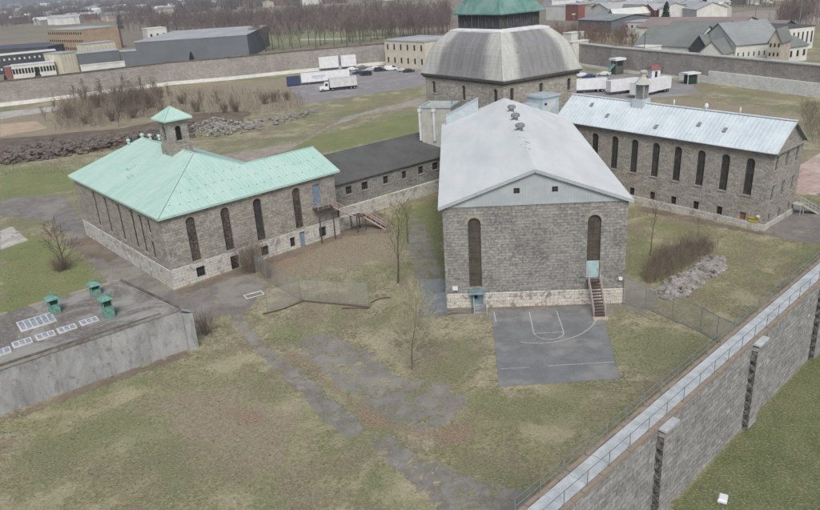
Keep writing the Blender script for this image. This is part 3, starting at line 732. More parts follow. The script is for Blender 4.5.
for i in range(4):
    m=MB()
    for kx in(2,3,4): m.bar(ring(*pf[kx])[i],ring(*pf[kx+1])[i],.18,.12)
    build('hip_cap',m,M_teal,lr)
# lift house between centre wing and right wing
BX=thing('lift_house',(24.6,117.4,0),ang_of(55),'pale blue sheet-clad box between the white roof and the domed rotunda','roof house')
m=MB(); m.box(-2.0,1.75,-.3,3.3,9,15.75); 
build('wall',m,M_blue,BX)
m=MB(); m.box(-2.2,1.95,-.5,3.5,15.75,16.05); build('roof',m,M_blue,BX)
m=MB(); m.box(-1.0,.9,-.36,-.302,12.9,15.2); build('door',m,M_bluew,BX)
m=MB(); m.box(-1.6,-1.1,-.36,-.302,14.6,14.9); build('vent',m,M_dark,BX)
m=MB(); m.box(-3.6,-2.003,.6,3.0,9,14.9); build('side_annex',m,M_blue,BX)
# grey block NW of centre wing
GB=thing('stair_tower',(3.4,125.3,0),ang_of(112),'light grey clad block beside the dark flat roof and rotunda','building')
m=MB(); m.box(0,5.6,0,5.0,0,13.9); build('wall',m,M_lgrey,GB)
m=MB(); m.box(-.15,5.75,-.15,.15,13.9,14.25); m.box(-.15,5.75,4.85,5.15,13.9,14.25); m.box(-.15,.15,.15,4.85,13.9,14.25); m.box(5.45,5.75,.15,4.85,13.9,14.25); build('parapet',m,M_blue,GB)
for x in(.0,2.6):
    m=MB(); m.box(x-.18,x+.18,-.4,-.02,8.2,13.6); m.box(x-.3,x+.3,-.5,-.02,13.3,13.8); build('downpipe',m,M_flash,GB)
m=MB(); m.lathe((4.9,3.2,13.9),[(.12,0),(.12,1.2),(.22,1.25),(.22,1.5)],8); build('flue',m,M_iron,GB)
# ================================================================== CORRIDOR with dark roof
c0=(-10.9,107.1)
KB=thing('link_building',(*c0,0),ang_of(51.2),'low stone link building with dark low-pitched roof between green roof and rotunda','building')
LK=24.5
m=MB(); kw=[(1.9,3.1),(5.0,6.3),(9.4,10.5),(13.4,14.4),(17.0,18.2),(20.2,21.6)]
m.panel(Pf,[[(0,2.1),(LK,2.1),(LK,6.1),(0,6.1)]]+[rect((a,b,4.0,5.3)) for a,b in kw],.4)
m.quad((0,0,-1),(0,16.5,-1),(0,16.5,6.1),(0,0,6.1)); m.tri((0,0,6.1),(0,16.5,6.1),(0,8.25,8.7)); m.quad((LK,0,-1),(LK,16.5,-1),(LK,16.5,6.1),(LK,0,6.1)); m.quad((0,16.5,-1),(LK,16.5,-1),(LK,16.5,6.1),(0,16.5,6.1))
build('wall',m,MS_C,KB)
for a,b in kw: window(KB,Pf,a,b,4.0,5.3,False,M_dark,1,2,True,depth=.3)
m=MB(); m.panel(lambda s,z,d:(s,d-.3,z),[[(0,-1),(LK,-1),(LK,2.1),(0,2.1)]],.3); m.quad((0,-.3,2.1),(LK,-.3,2.1),(LK,0,2.2),(0,0,2.2)); build('plinth',m,M_PL,KB)
m=MB()
for dz in(0,.15):
    m.quad((-.1,-.35,6.0+dz),(LK,-.35,6.0+dz),(LK,8.25,8.75+dz),(-.1,8.25,8.75+dz)); m.quad((-.1,16.9,6.0+dz),(LK,16.9,6.0+dz),(LK,8.25,8.75+dz),(-.1,8.25,8.75+dz))
m.quad((-.1,-.35,6.0),(LK,-.35,6.0),(LK,-.35,6.15),(-.1,-.35,6.15)); m.quad((-.1,-.35,6.0),(-.1,8.25,8.75),(-.1,8.25,8.9),(-.1,-.35,6.15))
build('roof',m,M_darkroof,KB)
# ================================================================== LOW CONCRETE BUILDING with skylights
lc=Vector((-24.4,67.84)); 
LW=thing('low_flat_building',(lc.x,lc.y,0),ang_of(54)+math.pi,'long low concrete building with stained flat roof at left edge','building')
# local x runs along the front wall to the left, local y points back (away = -y)
LLn,DP,hl=42.0,12.6,4.75
m=MB()
sk=2.3
m.panel(lambda s,z,d:(s,-d,z),[[(0,-1),(LLn,-1),(LLn,hl-.02*LLn*.5),(0,hl+.15)]],.3)
zt_=lambda x:hl-.01*x
m.quad((0,0,-1),(sk,-DP,-1),(sk,-DP,hl),(0,0,hl+.15)); m.quad((sk,-DP,-1),(LLn,-DP,-1),(LLn,-DP,zt_(LLn)),(sk,-DP,zt_(0))); m.quad((LLn,0,-1),(LLn,-DP,-1),(LLn,-DP,4.3),(LLn,0,4.3))
build('wall',m,M_concrete,LW)
m=MB(); m.quad((0,.08,zt_(0)+.16),(LLn,.08,zt_(LLn)+.16),(LLn,-DP-.1,zt_(LLn)+.16),(sk,-DP-.1,zt_(0)+.16)); m.quad((-.05,.1,zt_(0)-.1),(LLn,.1,zt_(LLn)-.1),(LLn,.1,zt_(LLn)+.17),(-.05,.1,zt_(0)+.17))
lwroof=build('roof',m,M_gravelroof,LW)
m=MB(); x=sk
while x<LLn:
    L_=random.uniform(1.0,2.6)
    m=MB()
    if random.random()<.8: m.box(x,min(x+L_,LLn),-DP-.12,-DP+.12+random.uniform(0,.25),zt_(x)+.16,zt_(x)+.16+random.uniform(.1,.22)); build('parapet_stone',m,M_sill,lwroof)
    x+=L_+.05
m=MB(); m.box(0,LLn,-.32,.0,zt_(20)+.2,zt_(20)+.34); m.bar((.1,-.15,zt_(0)+.2),(sk+.1,-DP,zt_(0)+.2),.25,.2); build('kerb',m,M_rockd,lwroof)
m=MB(); m.box(-1.0,0,-.5,.6,-1,4.2); m.add([(-1.0,.6,4.2),(0,.6,4.75),(0,-.5,4.75),(-1.0,-.5,4.2)],[(0,1,2,3)]); build('end_buttress',m,M_concrete,LW)
zr_=4.6+.05
def skylight(px,py,w,d,n,label):
    x,y=un(px,py,4.7)
    t=thing('skylight',(x,y,4.62),ang_of(54),label,'skylight','skylights on the flat roof')
    m=MB(); m.box(-w/2,w/2,-d/2,d/2,-.05,.28); build('kerb',m,M_dirtywhite,t)
    for i in range(n):
        a=-w/2+.08+(w-.16)*(i+.12)/n; b=-w/2+.08+(w-.16)*(i+.88)/n; m=MB(); m.add([(a,-d/2+.2,.283),(b,-d/2+.2,.283),(b,d/2-.2,.283),(a,d/2-.2,.283),(a+.04,0,.36),(b-.04,0,.36)],[(0,1,5,4),(2,3,4,5),(1,2,5),(3,0,4)]); build('pane',m,M_skyl,t)
    return t
z=lambda a,b:(a/3.72,225+b/3.72)
skylight(*z(332,362),1.75,1.35,3,'small white skylight nearest the green vent with the white base plate')
skylight(*z(250,390),1.75,1.35,3,'second small white skylight along the row from the green vents')
skylight(*z(170,415),1.75,1.35,3,'small white skylight just in front of the large one on the flat roof')
skylight(*z(84,442),1.75,1.35,3,'fourth small white skylight from the green vents, near the left edge')
skylight(*z(4,478),1.75,1.35,3,'small white skylight cut by the left edge of the photo')
skylight(*z(137,365),3.4,2.7,6,'large white ribbed skylight at the back of the flat roof')
def gvent(px,py,h,lab,plate=False):
    x,y=un(px,py,4.7)
    t=thing('roof_vent',(x,y,4.7),ang_of(54),lab,'roof vent','green copper vents on the flat roof')
    if plate: m=MB(); m.box(-.9,.9,-.7,.7,0,.12); build('base_plate',m,M_dirtywhite,t)
    m=MB()
    z0=.12 if plate else 0
    m.box(-.5,.5,-.5,.5,z0,z0+.3*h); m.box(-.36,.36,-.36,.36,z0+.3*h,z0+.5*h); build('shaft',m,M_tealv,t)
    m=MB(); m.box(-.4,.4,-.4,.4,z0+.5*h,z0+.74*h); build('louvre_box',m,M_teeld,t)
    for sx in(-1,1):
        for sy in(-1,1): m=MB(); m.box(sx*.42-.05,sx*.42+.05,sy*.42-.05,sy*.42+.05,z0+.3*h,z0+.76*h); build('corner_post',m,M_tealv,t)
    m=MB(); a=z0+.74*h; m.box(-.68,.68,-.68,.68,a,a+.08); m.add([(-.68,-.68,a+.08),(.68,-.68,a+.08),(.68,.68,a+.08),(-.68,.68,a+.08),(-.16,-.16,a+.42),(.16,-.16,a+.42),(.16,.16,a+.42),(-.16,.16,a+.42)],[(0,1,5,4),(1,2,6,5),(2,3,7,6),(3,0,4,7),(4,5,6,7)]); m.box(-.14,.14,-.14,.14,a+.42,a+.6)
    build('cap',m,M_tealv,t)
gvent(*z(207,328),2.3,'green copper roof vent beside the large ribbed skylight')
gvent(*z(358,262),1.75,'small green copper vent at the back edge of the flat roof')
gvent(*z(408,345),2.7,'tall green copper vent standing on a white base plate',True)
# ================================================================== PERIMETER WALL (near)
hg=D(47.6); ngx=(hg[1],-hg[0])  # outward normal (to lower right)
G0=Vector((25.2,47.25)); dG=Vector(hg); nG=Vector(ngx)
GW=thing('perimeter_wall',(G0.x,G0.y,0),ang_of(47.6),'tall stone perimeter wall running diagonally through the lower right corner','wall')
# local x along wall (away), local y inward(left), outer face y=0
A0,A1=-26.0,90.0; TH=1.85; HG=7.95
m=MB(); m.box(A0,A1,0,TH,-2,HG-.12); build('wall_face',m,MS_G,GW)
m=MB()
for a in np.arange(A0,A1,1.0):
    m.box(a+.02,a+.98,-.06,.24+random.uniform(-.04,.05),HG-.12,HG+.03+random.uniform(-.02,.02))
    m.box(a+.02,a+.98,TH-.24+random.uniform(-.04,.05),TH+.05,HG-.12,HG+.03+random.uniform(-.02,.02))
build('brick_coping',m,mottled('weathered_orange_brick',srgb(150,136,120),srgb(134,126,116),1.4,.95,.02),GW)['kind']='stuff'
m=MB()
for a in np.arange(A0,A1,2.4): m.box(a+.015,a+2.385,.3,TH-.3,HG-.12,HG+.0+random.uniform(0,.03))
build('walkway',m,M_bluew,GW)['kind']='stuff'
def sx_of(px,py,zz=0.0):
    x,y=un(px,py,zz); v=Vector((x,y))-G0; return v.dot(dG)
bs=[sx_of(652,428,7.95)+.6,sx_of(747.5,343,7.95)+.6]
sp=bs[1]-bs[0]
bl=[bs[0]-sp,bs[0],bs[1],bs[1]+sp,bs[1]+2*sp,bs[1]+3*sp,bs[1]+4*sp]
for b_ in bl:
    m=MB(); m.box(b_-.1,b_+1.5,-.42,.0,-2,HG-.45)
    m.add([(b_-.1,-.42,HG-.45),(b_+1.5,-.42,HG-.45),(b_+1.5,0,HG-.2),(b_-.1,0,HG-.2)],[(0,1,2,3)])
    bt=build('buttress',m,MS_G,GW)
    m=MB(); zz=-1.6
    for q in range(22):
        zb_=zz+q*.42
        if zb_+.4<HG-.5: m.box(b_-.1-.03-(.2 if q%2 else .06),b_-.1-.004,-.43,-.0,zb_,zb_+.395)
    build('shade_quoin',m,MS_Q,bt)['kind']='stuff'  # toothed strip, coloured dark in place of the shaded buttress side
    m=MB(); m.box(b_-.2,b_+.66,-.6,.1,HG-.28,HG-.12); m.box(b_+.7,b_+1.6,-.6,.1,HG-.28,HG-.14); build('cap_slab',m,M_bluew,bt)
# weathered white patches on the face
m=MB()
for (px,py) in((692,445),(707,430),(724,403),(772,365),(690,452)):
    x,y=un(px,py,4.0); s_=(Vector((x,y))-G0).dot(dG)
    zz=4.0
    m.box(s_-.3,s_+.4,-.02,.0,2.6+random.uniform(0,2.0),2.75+random.uniform(0,2.0)+.15) if False else None
for s_,zz in((1.0,4.6),(2.6,3.9),(4.6,4.4),(9.5,4.7),(13.5,5.2),(-2.5,3.2)):
    m.box(s_,s_+.55,-.02,.0,zz,zz+.28)
build('pale_repair',m,M_PL,GW)
for yy,nm in((TH-.1,'inner_railing'),(.15,'outer_railing')):
    m=MB(); a=A0
    while a<A1:
        m.tube((a,yy,HG),(a+.02,yy,HG+1.15),.028,.028,5); a+=2.3
    hs=(1.1,.6) if nm=='inner_railing' else (1.1,)
    for h_ in hs: m.bar((A0,yy,HG+h_),(A1,yy,HG+h_),.03)
    build(nm,m,M_iron,GW)
# street lamp outside
x,y=un(723,498,5.2)
LA=thing('street_lamp',(x,y,0),ang_of(30),'white-headed street lamp on the grass outside the perimeter wall','street lamp')
m=MB(); m.tube((0,0,-.5),(0,0,5.05),.09,.06,8); build('pole',m,M_iron,LA)
m=MB(); m.box(-.36,.36,-.26,.26,5.08,5.22); m.add([(-.36,-.26,5.22),(.36,-.26,5.22),(.36,.26,5.22),(-.36,.26,5.22),(-.28,-.2,5.3),(.28,-.2,5.3),(.28,.2,5.3),(-.28,.2,5.3)],[(0,1,5,4),(1,2,6,5),(2,3,7,6),(3,0,4,7),(4,5,6,7)]); build('lamp_head',m,M_white,LA)
HZ=0.00023
# ================================================================== GROUND
def sdist(P,poly):
    poly=np.asarray(poly,float); n=len(poly); d=np.full(len(P),1e9); ins=np.zeros(len(P),bool)
    for i in range(n):
        a,b=poly[i],poly[(i+1)%n]; e=b-a; w=P-a
        t=np.clip((w@e)/max(e@e,1e-9),0,1); q=w-t[:,None]*e; d=np.minimum(d,np.hypot(q[:,0],q[:,1]))
        c=((a[1]>P[:,1])!=(b[1]>P[:,1])); den=(b[1]-a[1]) if abs(b[1]-a[1])>1e-9 else 1e-9
        x=a[0]+(P[:,1]-a[1])/den*(b[0]-a[0]); ins^=c&(P[:,0]<x)
    return np.where(ins,-d,d)
G2=lambda l:[un(*p) for p in l]
LUSH=[[(0,172),(30,166),(72,167),(78,190),(40,196),(0,198)],[(0,246),(30,232),(48,238),(66,255),(92,268),(88,290),(30,310),(0,318)],
      [(396,213),(418,205),(443,198),(449,262),(446,285),(430,275),(414,255),(400,240)],[(240,165),(320,135),(420,112),(420,132),(350,146),(300,160)]]
OUTER=[[(650,640),(672,506),(735,437),(803,364),(900,280),(1400,300),(1400,800)]]
GREEN=[[(300,120),(340,102),(420,83),(420,96),(340,118),(270,140)],[(440,360),(500,395),(620,390),(700,352),(640,430),(560,500),(470,510),(440,450)],
       [(0,420),(120,385),(190,355),(240,350),(300,410),(360,470),(400,512),(0,520)],[(640,210),(760,238),(830,250),(760,300),(700,330),(640,290)],[(600,270),(640,240),(640,205),(625,205)],
       [(690,78),(818,98),(818,106),(700,90)],[(560,75),(600,70),(640,76),(600,84)]]
BROWN=[[(0,150),(80,135),(150,120),(300,108),(330,92),(290,78),(150,88),(0,112)],[(250,250),(330,232),(400,232),(395,262),(300,275),(262,290)],[(160,400),(230,390),(300,420),(290,470),(200,450)],[(90,200),(170,160),(330,150),(330,180),(100,232)],[(660,95),(780,112),(790,125),(660,104)]]
LEAF=[[(282,350),(310,372),(345,400),(372,425),(440,440),(468,446),(472,424),(430,432),(392,424),(355,402),(325,378),(300,355)],[(218,408),(262,412),(264,424),(240,424)],[(258,250),(290,240),(320,246),(300,262),(262,280)]]
def axis(a,b,s,lo,hi,s0=2.0,gr=1.16):
    c=list(np.arange(a,b+1e-6,s)); st=s0; x=c[-1]
    while x<hi: x+=st; c.append(x); st*=gr
    st=s0; x=c[0]; l=[]
    while x>lo: x-=st; l.append(x); st*=gr
    return np.array(l[::-1]+c)
gx=axis(-62,66,.5,-5200,5200,1.2,1.035 if False else 1.06); gy=axis(26,128,.5,-300,6500,1.2,1.03)
X,Y=np.meshgrid(gx,gy); PT_=np.stack([X.ravel(),Y.ravel()],1); nxv,nyv=len(gx),len(gy)
fcs=(np.arange(nyv-1)[:,None]*nxv+np.arange(nxv-1)[None,:]).ravel(); fcs=np.stack([fcs,fcs+1,fcs+nxv+1,fcs+nxv],1)
def gridmesh(name,P,fc,attrs,mat,z=0.0):
    me=bpy.data.meshes.new(name); nv=len(P); me.vertices.add(nv)
    me.vertices.foreach_set('co',np.column_stack([P,np.full(nv,z)]).ravel())
    me.loops.add(len(fc)*4); me.loops.foreach_set('vertex_index',fc.ravel().astype(np.int32)); me.polygons.add(len(fc)); me.polygons.foreach_set('loop_start',np.arange(0,len(fc)*4,4,dtype=np.int32))
    me.update(calc_edges=True); me.validate()
    for k,v in attrs.items():
        a=me.attributes.new(k,'FLOAT','POINT'); a.data.foreach_set('value',v.astype(np.float32))
    me.materials.append(mat); o=bpy.data.objects.new(name,me); COL.objects.link(o); return o
def maskof(P,lst,feather):
    m_=np.zeros(len(P))
    for pl in lst:
        pw=np.array(G2(pl)); lo=pw.min(0)-feather; hi=pw.max(0)+feather
        sel=((P>lo)&(P<hi)).all(1)
        if sel.any(): m_[sel]=np.maximum(m_[sel],np.clip(.5-sdist(P[sel],pw)/feather/2,0,1))
    return m_
far=np.clip((np.hypot(PT_[:,0],PT_[:,1])-330)/120,0,1)
yardw=np.clip((PT_[:,1]-150)/60,0,1)*np.clip((330-PT_[:,1])/20,0,1)
att=dict(lush=maskof(PT_,LUSH,2.5),outer=maskof(PT_,OUTER,1.0),green=maskof(PT_,GREEN,5),brown=maskof(PT_,BROWN,6),leaf=maskof(PT_,LEAF,1.2),far=far)
g=NG('dry_grass_ground'); v=g.coord()
nb=g.noise(v,.05,6,.6); nm=g.noise(v,.33,7,.68,.3); nf=g.noise(v,2.2,6,.72); nff=g.noise(v,9,4,.7); st=g.noise(g.mapv(v,(1,.35,1),(0,0,.7)),1.1,6,.75)
def thr(a,amp=.9,nz=None):
    s_=g.math('ADD',g.attr(a),g.math('MULTIPLY',g.math('SUBTRACT',nz or nm,.5),amp)); return g.sm(s_,.35,.65)
nx=g.noise(g.mapv(v,(1,1.6,1)),4.2,5,.8)
base=g.mix(g.sm(nm,.42,.58),srgb(156,150,126),srgb(116,113,90))
base=g.mix(g.math('MULTIPLY',g.sm(nf,.48,.6),.8),base,srgb(168,164,138)); base=g.mix(g.math('MULTIPLY',g.sm(nf,.5,.36),.65),base,srgb(98,98,74))
base=g.mix(g.math('MULTIPLY',g.sm(st,.55,.68),.7),base,srgb(116,108,94))
gr=g.mix(g.sm(nf,.35,.65),srgb(112,116,78),srgb(134,134,98))
base=g.mix(g.math('MULTIPLY',thr('green',1.4),.6),base,gr)
nq=g.noise(v,.13,5,.62,.4); nr=g.noise(g.mapv(v,(1,1,1),(0,0,1.3)),.085,5,.6,.5)
base=g.mix(g.math('MULTIPLY',g.sm(nq,.5,.58),.6),base,srgb(124,112,98)); base=g.mix(g.math('MULTIPLY',g.sm(nq,.46,.38),.6),base,srgb(172,165,138)); base=g.mix(g.math('MULTIPLY',g.sm(nr,.48,.6),.6),base,srgb(108,118,80))
br=g.mix(g.sm(nf,.35,.65),srgb(132,122,108),srgb(152,142,122)); base=g.mix(g.math('MULTIPLY',thr('brown',1.2),.85),base,br)
lf=g.mix(g.sm(nff,.4,.6),srgb(158,134,116),srgb(118,102,88)); base=g.mix(g.math('MULTIPLY',thr('leaf',1.5,nf),.85),base,lf)
lu=g.mix(g.sm(nm,.35,.65),srgb(92,112,54),srgb(120,130,78)); lu=g.mix(g.math('MULTIPLY',g.sm(nf,.5,.7),.5),lu,srgb(140,138,100)); base=g.mix(g.math('MULTIPLY',thr('lush',1.7),.75),base,lu)
ou=g.mix(g.sm(nm,.35,.65),srgb(82,96,56),srgb(106,112,78)); ou=g.mix(g.math('MULTIPLY',g.sm(st,.5,.7),.5),ou,srgb(88,82,66)); base=g.mix(thr('outer',.2),base,ou)
fa=g.mix(g.sm(g.noise(v,.008,6,.6),.4,.6),srgb(120,112,104),srgb(134,126,112)); fa=g.mix(g.math('MULTIPLY',g.sm(g.noise(v,.02,5,.6),.5,.65),.45),fa,srgb(110,116,86)); base=g.mix(g.attr('far'),base,fa)
base=g.mix(g.math('MULTIPLY',g.sm(nx,.48,.62),.5),base,g.mix(.6,base,srgb(66,64,50))); base=g.mix(g.math('MULTIPLY',g.sm(nx,.5,.38),.35),base,srgb(188,183,160))
base=g.mix(g.math('MULTIPLY',g.sm(nff,.52,.3),.25),base,srgb(186,180,150))
g.base(base,.95); g.bump(g.math('ADD',nf,g.math('MULTIPLY',nff,.5)),.12,.9)
tag(gridmesh('ground',PT_,fcs,att,g.m,0.0),kind='structure')
# ragged sheets laid on the ground
def sheet_mat(name,c1,c2,c3,amp=1.4,grassy=.4,esc=1.2,crack=False,rough=.9):
    g=NG(name); v=g.coord(); n1=g.noise(v,.5,7,.65); n2=g.noise(v,esc,6,.7,.3); n3=g.noise(v,7,4,.7)
    c=g.mix(g.sm(n1,.35,.65),c1,c2); c=g.mix(g.math('MULTIPLY',g.sm(g.noise(v,.16,5,.6),.5,.6),.55),c,c3); c=g.mix(g.math('MULTIPLY',g.sm(n3,.45,.7),.4),c,c3)
    s_=g.math('ADD',g.attr('sd'),g.math('MULTIPLY',g.math('SUBTRACT',n2,.5),amp*2))
    s_=g.math('ADD',s_,g.math('MULTIPLY',g.math('SUBTRACT',n3,.5),amp*.9+.25)); a=g.sm(s_,.03,-.03)
    if crack:
        vo=g.n('TexVoronoi',feature='DISTANCE_TO_EDGE'); vo.inputs['Scale'].default_value=.55
        vv=g.n('VectorMath',operation='ADD'); nc=g.n('TexNoise'); nc.inputs['Scale'].default_value=1.2; nc.inputs['Detail'].default_value=5; g.l(v,nc.inputs['Vector']); g.l(v,vv.inputs[0]); g.l(nc.outputs['Color'],vv.inputs[1]); g.l(vv.outputs[0],vo.inputs['Vector'])
        cr=g.sm(vo.outputs['Distance'],.0,.05); c=g.mix(g.math('MULTIPLY',g.math('SUBTRACT',1,cr),.35),c,srgb(96,88,74))
        vo2=g.sm(n3,.3,.6)
    if grassy:
        nh=g.math('ADD',g.math('MULTIPLY',g.noise(v,.75,6,.75,.6),.72),g.math('MULTIPLY',n3,.28)); hole=g.sm(nh,.60-.09*grassy,.615-.09*grassy); a=g.math('MULTIPLY',a,g.math('SUBTRACT',1,hole))
    g.base(c,rough); g.bump(n3,.02)
    t=g.n('BsdfTransparent'); m=g.n('MixShader'); g.l(a,m.inputs[0]); g.l(t.outputs[0],m.inputs[1]); g.l(g.b.outputs[0],m.inputs[2]); g.l(m.outputs[0],g.o.inputs[0]); return g.m
MSH=dict(path=sheet_mat('cracked_asphalt_path',srgb(134,132,127),srgb(114,112,107),srgb(152,149,143),1.0,.75,1.0,True),
 pave=sheet_mat('old_yard_paving',srgb(130,127,124),srgb(112,108,105),srgb(148,145,140),1.3,.5,.7,False),
 disc=sheet_mat('worn_asphalt_pad',srgb(134,132,128),srgb(120,117,112),srgb(148,145,138),2.2,.9,.6,False),
 park=sheet_mat('compacted_grey_gravel',srgb(142,139,140),srgb(128,126,128),srgb(156,154,152),3.0,.2,.3),
 track=sheet_mat('pale_dirt_track',srgb(160,152,144),srgb(142,134,126),srgb(172,166,158),1.6,.6,.35),
 slab=sheet_mat('pale_concrete_slab',srgb(188,186,180),srgb(166,162,156),srgb(150,146,140),.5,.3,.7),
 tan=sheet_mat('tan_slab',srgb(186,168,146),srgb(168,152,132),srgb(150,138,122),.4,.15,.4),
 pink=sheet_mat('pinkish_rubble_paving',srgb(184,158,150),srgb(156,142,134),srgb(204,186,178),.9,.3,.8),
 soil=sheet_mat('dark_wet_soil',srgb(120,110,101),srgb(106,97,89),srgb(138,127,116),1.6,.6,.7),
 court=sheet_mat('court_asphalt',srgb(122,125,127),srgb(106,109,111),srgb(146,147,144),.12,0,1.5))
def sheet(name,px,mk,z,step=.6,pad=1.2,lab=None):
    pw=np.array(G2(px)); lo=pw.min(0)-pad; hi=pw.max(0)+pad
    xs=np.arange(lo[0],hi[0]+step,step); ys=np.arange(lo[1],hi[1]+step,step); XX,YY=np.meshgrid(xs,ys); P=np.stack([XX.ravel(),YY.ravel()],1); s_=sdist(P,pw)
    nx_=len(xs); f_=(np.arange(len(ys)-1)[:,None]*nx_+np.arange(nx_-1)[None,:]).ravel(); f_=np.stack([f_,f_+1,f_+nx_+1,f_+nx_],1)
    keep=s_[f_].min(1)<pad*.8; f_=f_[keep]; used=np.unique(f_); rm=np.full(len(P),-1); rm[used]=np.arange(len(used))
    o=gridmesh(name,P[used],rm[f_],dict(sd=s_[used]),MSH[mk],z); return tag(o,lab,kind='structure')
sheet('yard_pavement',[(0,199),(62,195),(95,235),(172,292),(245,271),(268,286),(244,314),(215,316),(197,338),(186,330),(150,305),(112,288),(95,268),(74,244),(50,222),(0,216)],'pave',.004,.6,2)
sheet('path',[(226,306),(240,314),(255,335),(282,360),(314,382),(334,402),(360,420),(362,436),(347,438),(321,418),(299,391),(271,364),(246,340),(232,322)],'path',.008,.3,1.2)
sheet('path',[(372,434),(392,438),(420,458),(445,466),(478,482),(520,490),(565,480),(560,500),(545,514),(445,514),(420,490),(390,462),(374,448)],'path',.008,.3,1.2)
sheet('yard_pavement',[(296,338),(330,335),(365,352),(400,378),(440,385),(466,396),(462,412),(432,430),(402,424),(376,408),(345,392),(318,368)],'disc',.006,.4,1.5)
sheet('yard_pavement',[(449,311),(622,300),(622,276),(640,282),(660,302),(640,314),(612,308),(606,318),(490,322),(488,316),(449,319)],'disc',.004,.4,1)
sheet('pavement',[(764,234),(795,205),(840,205),(840,246),(800,242)],'pave',.004,.5,1.2)
sheet('paved_area',[(795,194),(799,166),(840,140),(840,185),(815,195)],'pink',.006,.6,1.2)
sheet('parking_area',[(288,86),(345,67),(425,65),(432,84),(390,91),(350,97),(300,104)],'park',.006,2,6)
sheet('dirt_track',[(195,162),(215,156),(300,142),(345,117),(425,97),(425,104),(365,115),(330,127),(290,150),(215,172)],'track',.006,1,3)
sheet('parking_area',[(560,82),(575,70),(640,76),(690,82),(700,94),(640,100),(560,96)],'park',.006,2,6)
sheet('concrete_slab',[(0,231),(11,226),(29,240),(0,250)],'slab',.009,.4,.8)
sheet('concrete_slab',[(0,124),(36,121),(48,128),(0,137)],'tan',.009,.8,1)
sheet('concrete_slab',[(0,112),(58,106),(60,110),(0,119)],'slab',.009,1,2)
sheet('concrete_slab',[(0,103),(38,100),(36,103),(0,107)],'slab',.009,1,2)
sheet('wet_ground',[(60,240),(95,236),(120,255),(110,262),(78,252)],'soil',.010,.4,1)
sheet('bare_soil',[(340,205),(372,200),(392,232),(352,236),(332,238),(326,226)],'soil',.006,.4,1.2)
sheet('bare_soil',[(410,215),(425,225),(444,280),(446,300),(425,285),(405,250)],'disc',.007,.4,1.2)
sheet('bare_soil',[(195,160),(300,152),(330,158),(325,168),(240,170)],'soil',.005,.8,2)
court=sheet('basketball_court',[(491,309),(600,303),(620,379),(499,387)],'court',.012,.3,.5)
M_line=NG('worn_white_line'); g=M_line; n_=g.noise(g.coord(),4,5,.7); g.base(g.mix(g.sm(n_,.35,.6),srgb(206,208,208),srgb(158,160,162)),.8); M_line=g.m
def ribbon(pts,w,z,name,mat,parent=None):
    m=MB(); pts=[Vector((*p,z)) for p in pts]; L_=[];R_=[]
    for i,p in enumerate(pts):
        a=pts[max(i-1,0)];b=pts[min(i+1,len(pts)-1)]; d=(b-a).normalized(); n=Vector((-d.y,d.x,0))*w/2; L_.append(p+n); R_.append(p-n)
    for i in range(len(pts)-1): m.quad(L_[i],R_[i],R_[i+1],L_[i+1])
    return build(name,m,mat,parent)
def bez(P,n=20):
    P=[Vector(p) for p in G2(P)]; o=[]
    for i in range(n+1):
        t=i/n; q=list(P)
        while len(q)>1: q=[q[k].lerp(q[k+1],t) for k in range(len(q)-1)]
        o.append(tuple(q[0]))
    return o
kl=G2([(529.4,312),(533.7,333)]); kr_=G2([(556.5,311),(563.5,331.5)])
ribbon(kl,.09,.018,'court_line',M_line,court); ribbon(kr_,.09,.018,'court_line',M_line,court); ribbon(G2([(533.7,333.6),(563.4,332)]),.08,.019,'court_line',M_line,court)
a,b=Vector(kl[1]),Vector(kr_[1]); c_=(a+b)/2; hx=(b-a)/2; hy=Vector((hx.y,-hx.x))
ribbon([tuple(c_+hx*math.cos(t)+hy*math.sin(t)) for t in [math.pi*i/16 for i in range(17)]],.09,.020,'court_line',M_line,court)
ribbon(bez([(521,342),(551,347),(590,338),(597,318)]),.09,.021,'court_line',M_line,court)
ribbon(G2([(500.5,369),(530,367.5)]),.06,.018,'court_line',M_line,court); ribbon(G2([(548,366),(614,362)]),.08,.018,'court_line',M_line,court); ribbon(G2([(494,312),(496,322)]),.1,.018,'court_line',M_line,court)
# lumps: rock banks -------------------------------------------------------------
def rocks(name,poly,n,smin,smax,mat,label,zb=0,cat='rubble',hump=None):
    pw=G2(poly) ; P=np.array(pw); lo=P.min(0);hi=P.max(0); m=MB(); k=0; tries=0
    rr=random.Random(hash(label)%1000 if False else len(label))
    while k<n and tries<n*30:
        tries+=1; x=rr.uniform(lo[0],hi[0]);y=rr.uniform(lo[1],hi[1]); s_=sdist(np.array([[x,y]]),P)[0]
        if s_>0: continue
        k+=1; z_=zb+(hump*min(1,-s_/1.5) if hump else 0); r=smin+(smax-smin)*rr.random()**2
        vs=[]; a0=rr.random()*6.28; sq=rr.uniform(.5,.9); el=rr.uniform(.6,1.5)
        for zz,rf_ in((-.5,.9),(.3,1.0),(.75,.6)):
            for i in range(6):
                t=a0+i*1.047; q=r*rf_*rr.uniform(.7,1.15); vs.append((x+q*math.cos(t)*el,y+q*math.sin(t)/el,z_+zz*r*sq*rr.uniform(.8,1.2)))
        m.add(vs,[(i,(i+1)%6,6+(i+1)%6,6+i) for i in range(6)]+[(6+i,6+(i+1)%6,12+(i+1)%6,12+i) for i in range(6)]+[(12,13,14,15,16,17)])
    return tag(build(name,m,mat),label,cat,kind='stuff')
rocks('rubble_pile',[(652,292),(668,280),(690,270),(708,256),(726,258),(724,272),(700,284),(688,297),(664,300)],620,.12,.55,M_rock,'low heap of grey rubble beside the brown brush at right',0,'rubble',.5)
rocks('rubble_bank',[(188,128),(215,118),(245,124),(300,114),(318,108),(320,113),(262,130),(215,138),(192,136)],620,.15,.6,M_rock,'line of broken pale rock along the edge behind the bell tower',0,'rubble',.8)
